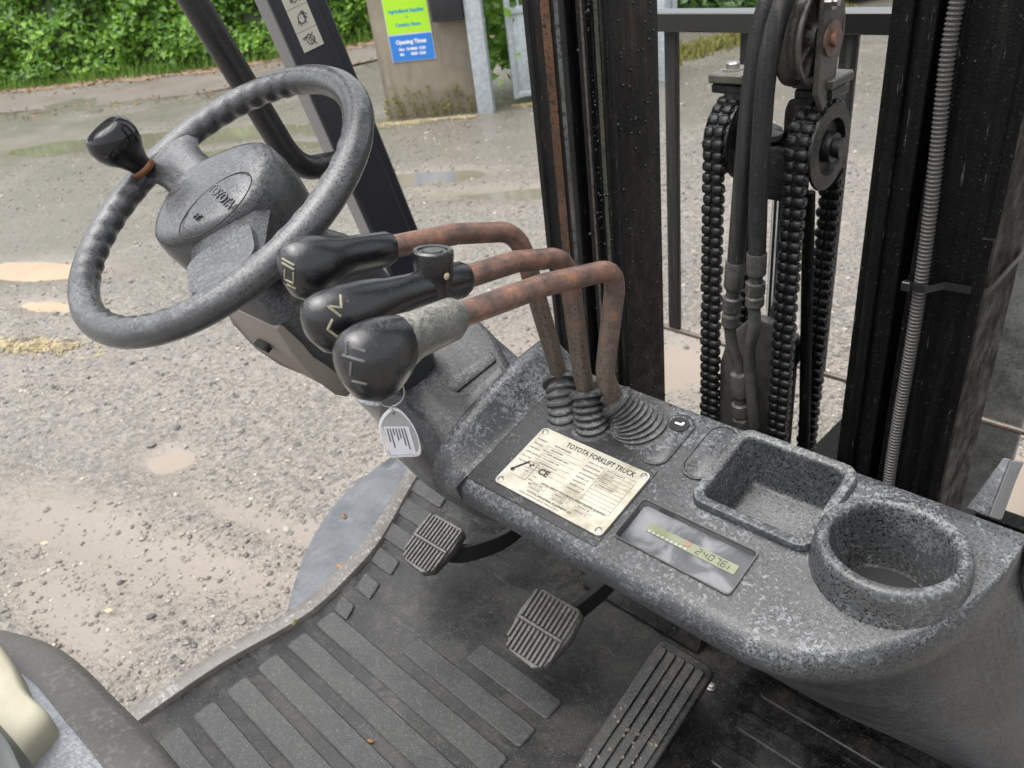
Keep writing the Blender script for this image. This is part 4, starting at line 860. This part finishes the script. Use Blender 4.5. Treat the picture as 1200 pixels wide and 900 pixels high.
marks(LV[2][0], [[(402, 416), (427, 424)], [(412, 407), (428, 412)], [(413, 446), (430, 450)], [(407, 400), (406, 415)], [(412, 424), (411, 440)]], 'mark_dim', .0010)
# ---- overhead guard pillar with sticker, grab handle
pb, pt = at(505, 392, X=-1.0), at(322, -35, X=-1.0); pd = nrm(pt-pb); pt = pb + pd*1.05
pxd = nrm(np.array([1, 0, 0])-pd*pd[0]); pyd = np.cross(pd, pxd); pxd2 = nrm(pxd*math.cos(rad(-12))+pyd*math.sin(rad(-12))); pyd2 = np.cross(pd, pxd2)
if pyd2[1] < 0: pyd2 = -pyd2
sec = [(-.03, -.030), (.022, -.030), (.026, -.026), (.026, .026), (.018, .030), (.018, .042), (.010, .046), (-.03, .046)]
gp_ = MB().loft([[c + pxd2*a + pyd2*b for a, b in sec] for c in (pb-pd*.5, pt)]).build('guard_pillar', MAT['pillar_paint'], T, 30, .002, 2)
MB().loft([[c + pxd2*a + pyd2*b for a, b in ((-.028, -.0325), (.0215, -.0325), (.0215, -.0302), (-.028, -.0302))] for c in (pb-pd*.5, pt)]).build('pillar_lit_face', MAT['pillar_grey'], T, 0)  # thin strip over the pillar's rear face, painted as lit by the sky
for (v0, v1) in ((-22, 4), (4.7, 36), (36.7, 63)):
    def on(v, b): 
        o_ = pb + pxd2*.0265; r = at(355, v, pl=(o_, pxd2)); s_ = (r-o_)@pd; return o_ + pd*s_ + pyd2*b
    a0, a1 = on(v0, 0), on(v1, 0); q = [on(v0, -.016), on(v0, .014), on(v1, .014), on(v1, -.016)]
    stk = MB().prism(q, pxd2*.0006).build('warning_sticker', plain('cream_sticker', (.62, .60, .50), .45), gp_, 0)
    c = sum(q)/4; hh = np.linalg.norm(a1-a0)/2; m = MB()
    for k in range(7):
        a = random.uniform(0, 6.28); l = hh*random.uniform(.2, .45); ctr_ = c + pxd2*.0008 + pd*random.uniform(-.4, .4)*hh + pyd2*random.uniform(-.007, .007); dd = pd*math.cos(a)*l + pyd2*math.sin(a)*min(l, .007); m.tube([ctr_-dd, ctr_+dd], .0006, 4)
    m.tube([c+pxd2*.0008+pd*.006*math.cos(g)+pyd2*.005*math.sin(g) for g in np.linspace(0, 6.28, 13)], .0006, 4, False)
    m.build('sticker_pictogram', MAT['print_soft'], gp_, 0)
h0 = at(205, -35, X=-.955); h1 = at(348, 200, X=-.955); h2 = at(420, 186, X=-.985); dd = nrm(h1-h0); d3 = nrm(h2-h1)
arc = [h1 - dd*.045*(1-t)**2 + d3*.035*t**2 for t in np.linspace(0, 1, 8)]
MB().tube([h0-dd*.35, h0, h0*.5+h1*.5] + arc + [h2], .0165, 16).build('grab_handle', MAT['handle'], T, 60)
# ---- mast
def rail(sx):
    def ex(poly, z0, z1): return MB().prism([(CX+sx*u, y, z0) for u, y in poly], (0, 0, z1-z0))
    mt = MAT['mast_rusty'] if sx < 0 else MAT['mast']
    a = ex([(.174, .868), (.184, .868), (.186, .860), (.198, .860), (.200, .866), (.206, .866), (.208, .855), (.223, .855), (.223, .885), (.196, .885), (.196, .945), (.223, .945), (.223, .968), (.174, .968)], .30, 2.35).build('inner_mast_rail', mt, T, 20, .0012, 1)
    b = ex([(.236, .848), (.246, .848), (.248, .853), (.300, .853), (.302, .849), (.312, .849), (.312, .968), (.236, .968), (.236, .945), (.292, .945), (.292, .875), (.236, .875)], .22, 2.25).build('outer_mast_rail', mt, T, 20, .0012, 1)
    ex([(.225, .90), (.234, .90), (.234, .93), (.225, .93)], .3, 2.2).build('wear_strip', MAT['black'], T, 0)
    return a, b
rail(1); rail(-1)
MB().box((CX+.306, .8455, .80), (.012, .006, 1.1)).build('rail_edge_bar', MAT['mast'], T, 20, .001, 1)
for z in (.40, 2.28): MB().box((CX, .985, z), (.36, .03, .10)).build('mast_cross_member', MAT['mast'], T, 20, .003, 1)
for u0, u1, y_, c_ in ((.2485, .2560, .8518, (.085, .085, .084)), (.1885, .1950, .8588, (.050, .049, .030)), (.264, .280, .8518, (.105, .046, .018)), (.2095, .2135, .8538, (.075, .06, .052))):
    MB().box((CX-(u0+u1)/2, y_, 1.3), (u1-u0, .0016, 2.0)).build('worn_track', worn('worn_track_%d' % int(u0*1e4), c_, (.012, .012, .011), tuple(x*1.6 for x in c_), .52, 160, 30, r=(.3, .6), dk=.45), T, 0)
# grease beads and scale down the left rail
m = MB()
for k in range(260):
    u = random.choice((.205, .205, .207, .223, .19)); z = random.uniform(.75, 1.75); r = random.uniform(.0008, .0026); m.lathe([(r, -.001), (r*.85, r*.5), (r*.3, r*.8)], (CX-u-.001+random.gauss(0, .002), .861+random.gauss(0, .003), z), (0, -1, 0), 6)
for k in range(200):
    z = random.uniform(.75, 1.75); r = random.uniform(.001, .003); m.lathe([(r, -.001), (r*.85, r*.5), (r*.3, r*.8)], (CX-.174, random.uniform(.87, .965), z), (1, 0, 0), 6)
g_ = m.build('grease_beads', MAT['grease'], T, 60); g_['kind'] = 'stuff'
# conduit with rings, cable tie
pa = bez([at(1128, -30, Y=.835), at(1110, 70, Y=.835), at(1090, 250, Y=.836), at(1072, 380, Y=.836), at(1045, 540, Y=.838), at(1036, 620, Y=.84)], 40)
Ls = np.r_[0, np.cumsum([np.linalg.norm(pa[i+1]-pa[i]) for i in range(len(pa)-1)])]; nn = int(Ls[-1]/.0011); sm = np.linspace(0, Ls[-1], nn); pa2 = np.stack([np.interp(sm, Ls, np.array(pa)[:, i]) for i in range(3)], -1)
MB().tube(list(pa2), [.0072 if (i % 4) in (0, 1) else .0058 for i in range(nn)], 10).build('corrugated_conduit', MAT['conduit'], T, 30)
zt = at(1108, 332, Y=.848)[2]; tie = MB(); w_ = .0080
path = [(CX+.236, .846), (CX+.243, .826), (CX+.262, .824), (CX+.275, .842), (CX+.312, .8455), (CX+.3155, .852), (CX+.3155, .97)]
m = MB(); m.loft([[(x, y, zt-.5*w_), (x, y, zt+.5*w_), (x+.0004, y-.0016, zt+.5*w_), (x+.0004, y-.0016, zt-.5*w_)] for x, y in path]); tie_o = m.build('cable_tie', MAT['tie'], T, 30)
MB().box((CX+.243, .823, zt), (.009, .007, .011)).build('tie_head', MAT['tie'], tie_o, 30, .001, 1)
# ---- lift cylinder, cross head, chain wheels, chains, hoses
YC, WR = .985, .052; XR, XL = -.455, -.573; WZ = at(970, 172, X=XR+.022)[2]
WZ = at(970, 172, Y=YC)[2]
MB().lathe([(.034, 0), (.034, .62), (.037, .62), (.037, .655), (.030, .66)], (CX+.012, YC+.01, .42), (0, 0, 1), 28).build('lift_cylinder', MAT['grease'], T)
MB().tube([(CX+.012, YC+.01, 1.06), (CX+.012, YC+.01, WZ-.03)], .017, 20).build('piston_rod', MAT['chrome'], T)
MB().box((CX+.006, YC, WZ-.035), (.066, .055, .075)).build('cross_head', MAT['grease'], T, 30, .006)
MB().tube([(XL-.035, YC, WZ), (XR+.034, YC, WZ)], .013, 16).build('wheel_axle', MAT['grease'], T)
for X_, sg_ in ((XR, 1), (XL, -1)):
    cw_ = MB().lathe([(.014, -.018), (.030, -.018), (.034, -.015), (.054, -.017), (WR+.003, -.0145), (WR-.008, -.0125), (WR-.008, .0125), (WR+.003, .0145), (.054, .018), (.036, .020), (.033, .011), (.020, .011), (.018, .0235), (.008, .025), (.001, .025)], (X_, YC, WZ), (1, 0, 0), 44).build('chain_wheel', MAT['grease'], T, 35)
    c0 = at(967, 103, Y=YC-.01)[2] if sg_ > 0 else at(855, 100, Y=YC-.01)[2]; cz = WZ + WR + .030
    br = MB(); br.prism([(X_-.026, YC-.03, cz-.006), (X_-.026, YC+.03, cz-.006), (X_-.026, YC+.03, cz+.006), (X_-.026, YC-.03, cz+.006)], (.052, 0, 0)); br.build('cap_plate', MAT['pulley'], T, 30, .002, 1)
    MB().box((X_, YC, cz-.0135), (.048, .050, .012)).build('cap_shim', MAT['grease'], T, 30, .002, 1)
    MB().lathe([(.013, 0), (.013, .002), (.009, .0025), (.0092, .009), (.0075, .0105), (.0001, .0105)], (X_+.004*sg_, YC-.004, cz+.006), (0, 0, 1), 6).build('cap_bolt', MAT['steel'], T, 20)
    # strap from the cap down into the cross head
    m = MB(); pth = [(X_-sg_*.0, cz-.022), (X_-sg_*.030, cz-.024), (X_-sg_*.034, cz-.04), (X_-sg_*.036, cz-.065), (X_-sg_*.058, cz-.075)]
    pth = bez([(a, 0, b) for a, b in pth], 5); m.loft([[(p[0], YC-.026, p[2]-.004), (p[0], YC+.026, p[2]-.004), (p[0]+.003*sg_, YC+.026, p[2]+.004), (p[0]+.003*sg_, YC-.026, p[2]+.004)] for p in pth]).build('cross_head_strap', MAT['grease'], T, 50)
# leaf chain links share two meshes
def link_mesh(offs, t, name):
    m = MB(); out = [(.0078*math.copysign(abs(math.cos(g))**.7, math.cos(g)), .0072*math.copysign(abs(math.sin(g))**.7, math.sin(g))) for g in np.linspace(0, 6.2832, 12, endpoint=False)]
    for x0 in offs:
        m.loft([[(x0+a*t/2, y_*k_, z_*k_) for y_, z_ in out] for a, k_ in ((-1, .80), (-.72, 1), (.72, 1), (1, .80))])
    m.lathe([(.0040, -abs(offs[0])-t*.62), (.0040, abs(offs[0])+t*.62)], (0, 0, 0), (1, 0, 0), 8)
    o = m.build(name, MAT['grease'], None, 50); me = o.data; bpy.data.objects.remove(o); return me
LA = link_mesh((-.0078, .0078), .0138, 'outer_link'); LB = link_mesh((-.0076, .0076), .0126, 'inner_link')
def chain(X_, zr, zf):
    pts = []; PT = .0152; r = WR+.002
    path = [(YC-r, z) for z in np.arange(zr, WZ, .002)] + [(YC+r*math.cos(g), WZ+r*math.sin(g)) for g in np.linspace(math.pi, 0, 90)] + [(YC+r, z) for z in np.arange(WZ, zf, -.002)]
    path = np.array(path); L = np.r_[0, np.cumsum(np.linalg.norm(np.diff(path, axis=0), axis=1))]
    core = MB(); rings = []
    for i in range(0, len(path), 3):
        t = path[min(i+1, len(path)-1)]-path[max(i-1, 0)]; t = t/np.linalg.norm(t); n_ = np.array([-t[1], t[0]])*.0028
        rings.append([(X_+a, path[i][0]+n_[0]*b, path[i][1]+n_[1]*b) for a, b in ((-.0115, -1), (.0115, -1), (.0115, 1), (-.0115, 1))])
    ch = core.loft(rings).build('lift_chain', MAT['grease'], T, 30); k = 0; s_ = PT/2
    while s_ < L[-1]:
        y_ = np.interp(s_, L, path[:, 0]); z_ = np.interp(s_, L, path[:, 1]); y2 = np.interp(s_+.002, L, path[:, 0]); z2 = np.interp(s_+.002, L, path[:, 1]); a = math.atan2(-(y2-y_), z2-z_)
        o = bpy.data.objects.new('chain_link', LA if k % 2 else LB); COL.objects.link(o); o.parent = ch; o.location = (X_+random.gauss(0, .0006), y_, z_); o.rotation_euler = (a, random.gauss(0, .03), random.gauss(0, .03)); s_ += PT; k += 1
chain(XR, .66, .72); chain(XL, .66, .80)
# flat bar and second ram seen between the chains
MB().tube([at(948, 225, Y=1.0), at(942, 540, Y=1.0)], .0085, 12).build('return_pipe', MAT['mast'], T)
# hose pulley above
pc = at(949, 42, Y=.955); PR = .057
m = MB().lathe([(.012, -.013), (PR-.012, -.012), (PR-.004, -.016), (PR, -.016), (PR, -.012), (PR-.008, -.004), (PR-.008, .004), (PR, .012), (PR, .016), (PR-.005, .016), (PR-.010, .010), (PR-.012, .004), (.020, .004), (.017, .014), (.012, .015), (.001, .015)], pc, (1, 0, 0), 48).build('hose_pulley', MAT['pulley'], T, 35)
for k in range(10):
    g = 2*math.pi*k/10; d_ = np.array([0, math.cos(g), math.sin(g)]); MB().box(pc + d_*.031 + EX*.0055, (.007, .0035, .028), (EX, np.cross(EX, d_), d_)).build('pulley_rib', MAT['pulley'], m, 0)
mb_ = MB().prism([pc+[.019, a, b] for a, b in ((-.022, .07), (.028, .07), (.028, .0), (.022, -.06), (-.004, -.085), (-.024, -.06), (-.024, 0))], (.007, 0, 0)).build('pulley_bracket', MAT['pulley'], T, 30, .0015, 1)
MB().lathe([(.020, 0), (.020, .003), (.010, .004), (.010, .009), (.0001, .010)], pc+[.026, 0, -.002], (1, 0, 0), 20).build('pulley_pin', MAT['rust'], T)
for a, b in ((-.016, .040), (.016, .052)): MB().lathe([(.010, 0), (.010, .008), (.006, .008), (.006, .013), (.0001, .013)], pc+[.026, a, b], (1, 0, 0), 6).build('bracket_bolt', MAT['steel'], T, 20)
def hose(px, Y0, r, ends, nm='hydraulic_hose'):
    P = bez([at(u, v, Y=y_) for u, v, y_ in px], 8); return MB().tube(P, r, 16).build(nm, MAT['hose'], T, 60)
h1_ = hose([(925, -60, .93), (905, -10, .905), (890, 40, .90), (880, 110, .90), (871, 200, .90), (862, 312, .905)], .9, .0118, None)
h2_ = hose([(948, -60, .925), (928, -20, .905), (912, 20, .895), (899, 80, .89), (893, 150, .89), (889, 220, .89), (887, 300, .895)], .9, .0118, None)
def fitting(h, p0, p1, nm='hose_fitting'):
    p0, p1 = at(*p0[:2], Y=p0[2]), at(*p1[:2], Y=p1[2]); a = p1-p0; L0 = np.linalg.norm(a)
    MB().lathe([(.0128, 0), (.0135, L0*.02), (.0135, L0*.35), (.0120, L0*.38), (.0095, L0*.42), (.0095, L0*.5), (.0135, L0*.52), (.0135, L0*.70), (.0105, L0*.74), (.0128, L0*.78), (.0128, L0*.92), (.008, L0*.98)], p0, a, 8 if False else 14).build(nm, MAT['fitting'], h, 25)
fitting(h1_, (862, 306, .905), (855, 386, .905)); fitting(h2_, (887, 296, .895), (884, 362, .897))
for h, pts in ((h1_, [(855, 380, .905), (858, 405, .91), (868, 440, .915), (872, 500, .915)]), (h2_, [(884, 358, .897), (884, 385, .90), (878, 420, .905), (884, 500, .91)])): MB().tube(bez([at(u, v, Y=y_) for u, v, y_ in pts], 6), .0085, 12).build('steel_tube', MAT['fitting'], h, 60)
m = MB(); fitting(h2_, (866, 438, .908), (869, 505, .91))
q = [at(u, v, Y=.935) for u, v in ((852, 395), (880, 372), (905, 380), (900, 520), (840, 520), (843, 425))]; MB().prism(q, (0, .02, 0)).build('manifold_bracket', MAT['fitting'], T, 30, .004)
# ---- load backrest
BY = 1.40; bt = at(900, 24, Y=BY)[2]
def bb(c, s_, nm, mt='backrest'): return MB().box(c, s_).build(nm, MAT[mt], T, 20, .002, 1)
lb = [at(789, 200, Y=BY)[0], at(877, 60, Y=BY)[0], at(995, 60, Y=BY)[0]]
bb((-.66, BY, bt), (.90, .050, .034), 'backrest_rail', 'wet_black'); z0 = at(795, 385, Y=BY)[2]
for x in lb + [-.44]: bb((x, BY, (bt-.017+z0)/2), (.030, .012, bt-.0175-z0), 'backrest_bar')
MB().tube([at(770, 381, Y=BY), at(800, 389, Y=BY)*[0, 1, 1]+[-1.0, 0, 0], (-.05, BY, z0-.002)], .0065, 10).build('backrest_rod', MAT['rust'], T)
xs0, xs1 = at(1146, 590, Y=BY+.02)[0], at(1181, 560, Y=BY+.02)[0]; bb(((xs0-.03+xs1)/2, BY+.03, .75), (xs1-xs0+.03, .02, 1.2), 'backrest_side_bar', 'bar_grey')
for sx in (-1, 1):
    bb((CX+sx*.14, BY-.06, .32), (.10, .04, .36), 'fork_carriage_plate'); 
bb((CX, BY-.10, .46), (.95, .035, .09), 'carriage_bar'); bb((CX, BY-.10, .16), (.95, .035, .09), 'carriage_bar')
for sx in (-1, 1): MB().prism([(CX+sx*.30-.05, BY, .56), (CX+sx*.30-.05, BY+.04, .56), (CX+sx*.30-.05, BY+.04, .10), (CX+sx*.30-.05, BY+1.0, .07), (CX+sx*.30-.05, BY+1.0, .055), (CX+sx*.30-.05, BY, .05)], (.10, 0, 0)).build('fork', MAT['mast'], T, 20, .002, 1)
# small folded bracket behind the dash at the right
q = [at(1132, 596, Y=.625), at(1175, 537, Y=.655), at(1184, 539, Y=.655), at(1158, 606, Y=.625)]; MB().prism(q, np.array([0, .006, -.003])).build('folded_bracket', MAT['bracket'], T, 20, .001, 1)
q = [at(1158.5, 606, Y=.6245), at(1184.5, 539, Y=.6545), at(1198, 541, Y=.664), at(1186, 566, Y=.655), at(1171, 610, Y=.632)]; MB().prism(q, np.array([0.001, .006, -.003])).build('bracket_flange', MAT['pillar_grey'], T, 20, .001, 1)
# side frame rail at the right foot of the dash
MB().tube([(-.032, .40, FL+.03), (-.030, .80, FL+.03), (-.028, .98, FL+.03)], .022, 14).build('side_frame', MAT['fender'], T, 60)
# ---- engine hood corner and seat at the near left
hz = 1.06
ho = [np.array(at(u, v, Z=hz)) for u, v in ((-160, 735), (-70, 722), (0, 727), (70, 750), (125, 800), (175, 850), (222, 908), (300, 1010))]; ho = bez(ho, 5); hc = np.array([-.55, -.45, hz])
def ins(p, d): v = hc-p; v[2] = 0; return p + nrm(v)*d
m = MB(); m.loft([[p+[0, 0, -.30] for p in ho], [p+[0, 0, -.03] for p in ho], [ins(p, .004)+[0, 0, -.012] for p in ho], [ins(p, .014)+[0, 0, -.001] for p in ho], [ins(p, .050)+[0, 0, .004] for p in ho]], False, False); m.build('hood_side', MAT['hood_side'], T, 70)
m = MB(); m.loft([[ins(p, .050)+[0, 0, .0035] for p in ho], [ins(p, .058)+[0, 0, .009] for p in ho], [ins(p, .12)+[0, 0, .012] for p in ho], [ins(p, .30)+[0, 0, .014] for p in ho]], False, False); m.build('hood_top', MAT['hood'], T, 70)
sz = 1.09
so_ = [np.array(at(u, v, Z=sz)) for u, v in ((-60, 730), (-15, 742), (15, 775), (35, 815), (58, 838), (55, 852), (35, 876), (10, 920), (-80, 930))]; so_ = bez(so_, 4); cc_ = sum(so_)/len(so_)
m = MB(); m.loft([[cc_+(p-cc_)*.97+[0, 0, -.03] for p in so_], [p+[0, 0, -.012] for p in so_], [p+[0, 0, 0] for p in so_], [cc_+(p-cc_)*.93+[0, 0, .010] for p in so_], [cc_+(p-cc_)*.7+[0, 0, .014] for p in so_]]); seat = m.build('seat', MAT['beige'], T, 60)
m = MB()
for i in range(3):
    for j in range(2): c = at(5+i*9+j*3, 826+j*8-i*2, Z=sz+.011); m.lathe([(.0016, -.002), (.0016, .0025)], c, (0, 0, 1), 8)
m.build('air_hole', MAT['black'], seat, 0)
vc = [np.array(at(u, v, Z=sz+.05)) for u, v in ((-80, 810), (-20, 830), (15, 865), (38, 905), (50, 960), (-60, 990))]; vc = bez(vc, 5); c2_ = sum(vc)/len(vc)
m = MB(); m.loft([[p+[0, 0, -.06] for p in vc], [p+[0, 0, -.02] for p in vc], [c2_+(p-c2_)*.93+[0, 0, .0] for p in vc], [c2_+(p-c2_)*.7+[0, 0, .012] for p in vc]]); m.build('seat_cushion', MAT['vinyl'], seat, 60)
# ---- key fob hanging below the ignition
fc = at(467, 507, X=-.60)
vd = nrm(CAM-fc); fu = nrm(np.array([0, 0, 1.])-vd*vd[2]*.2); fr = nrm(np.cross(fu, vd)); a_ = rad(7); fu2 = fu*math.cos(a_)+fr*math.sin(a_)*-1; fu, fr = fu2, nrm(np.cross(fu2, vd)); fn = np.cross(fr, fu)
pm = np.linalg.norm((at(468, 507, pl=(fc, fn))-fc))
def fb(px, py, h=0): return at(px, py, pl=(fc, fn)) + fn*h
fob = thing('key_fob', 'clear plastic key fob with white printed label hanging from the ignition', 'key fob', fc)
outl = bez([fb(u, v) for u, v in ((458, 478), (449, 487), (444, 500), (447, 517), (455, 534), (473, 534.5), (492, 532), (491, 515), (484, 498), (472, 483), (463, 478), (458, 478))], 4)[:-1]
oc_ = sum(outl)/len(outl)
m = MB(); m.loft([[oc_+(p-oc_)*.93+fn*h for p in outl] for h in (-.002, .002)]).build('plastic_case', MAT['fob_plastic'], fob, 0)
m = MB(); rr_ = []
m.loft([[oc_+(p-oc_)*1.0-fn*.0022 for p in outl], [oc_+(p-oc_)*1.0+fn*.0022 for p in outl], [oc_+(p-oc_)*.925+fn*.0026 for p in outl], [oc_+(p-oc_)*.925-fn*.0026 for p in outl], [oc_+(p-oc_)*1.0-fn*.0022 for p in outl]], False).build('case_edge', MAT['fob_edge'], fob, 30)
q = [fb(449, 499, .0022), fb(478, 498.5, .0022), fb(487.5, 530.5, .0022), fb(458, 532, .0022)]; pp = MB().prism(q, fn*.0003).build('paper_label', MAT['paper'], fob, 0)
for k, l in enumerate((.55, .8, .28, .5, .42, .72, .9)):
    t = .12 + .115*k; s0 = q[0]*(1-t)+q[1]*t; s1 = q[3]*(1-t)+q[2]*t; a = s0*.94+s1*.06; b = s0*(1-.06-l*.85)+s1*(.06+l*.85); MB().box((a+b)/2+fn*.0006, (np.linalg.norm(b-a), .0011, .0003), (nrm(b-a), nrm(np.cross(fn, b-a)), fn)).build('text_line', MAT['print_soft'], pp, 0)
def ringo(c, r, ax1, ax2, t, nm): return MB().tube([c+(ax1*math.cos(g)+ax2*math.sin(g))*r for g in np.linspace(0, 6.2832, 29)], t, 7, False).build(nm, MAT['steel'], fob, 60)
ringo(fb(457, 461), .0150, fr, fu, .0009, 'key_ring'); ringo(fb(458.5, 481), .0048, nrm(fn+fr*.3), fu, .0010, 'ring_link')
MB().tube([fb(457, 448), fb(452, 425)], [.004, .006], 10).build('key', MAT['steel'], fob)

# ---- leaves fallen on the truck
MAT['dead_leaf'] = plain('dead_leaf', (.30, .15, .05), .6); MAT['twig'] = plain('twig', (.16, .10, .05), .7)
for u, v, z, l_, mt, lb in ((403, 604, FL+.006, .016, 'twig', 'brown dead leaf lying on the blue grey fender, nearer the key fob'), (398, 663, FL+.006, .013, 'dead_leaf', 'orange dead leaf on the inner edge of the blue grey fender'), (345, 729, FL+.016, .012, 'moss', 'scrap of yellow moss on the door sill'), (434, 868, FL+.004, .009, 'dead_leaf', 'tiny reddish leaf scrap on the ribbed floor mat')):
    p = at(u, v, Z=z); a = random.uniform(0, 3); d_ = np.array([math.cos(a), math.sin(a), .05])*l_*.6; q = np.array([-math.sin(a), math.cos(a), .2])*l_*.28
    m = MB(); m.add([p-d_, p-d_*.3+q, p+d_*.5+q*.8, p+d_, p+d_*.4-q, p-d_*.4-q*.9, p+[0, 0, .003]], [(0, 1, 6), (1, 2, 6), (2, 3, 6), (3, 4, 6), (4, 5, 6), (5, 0, 6)]); tag(m.build('fallen_leaf', MAT[mt], None, 0), lb, 'leaf')
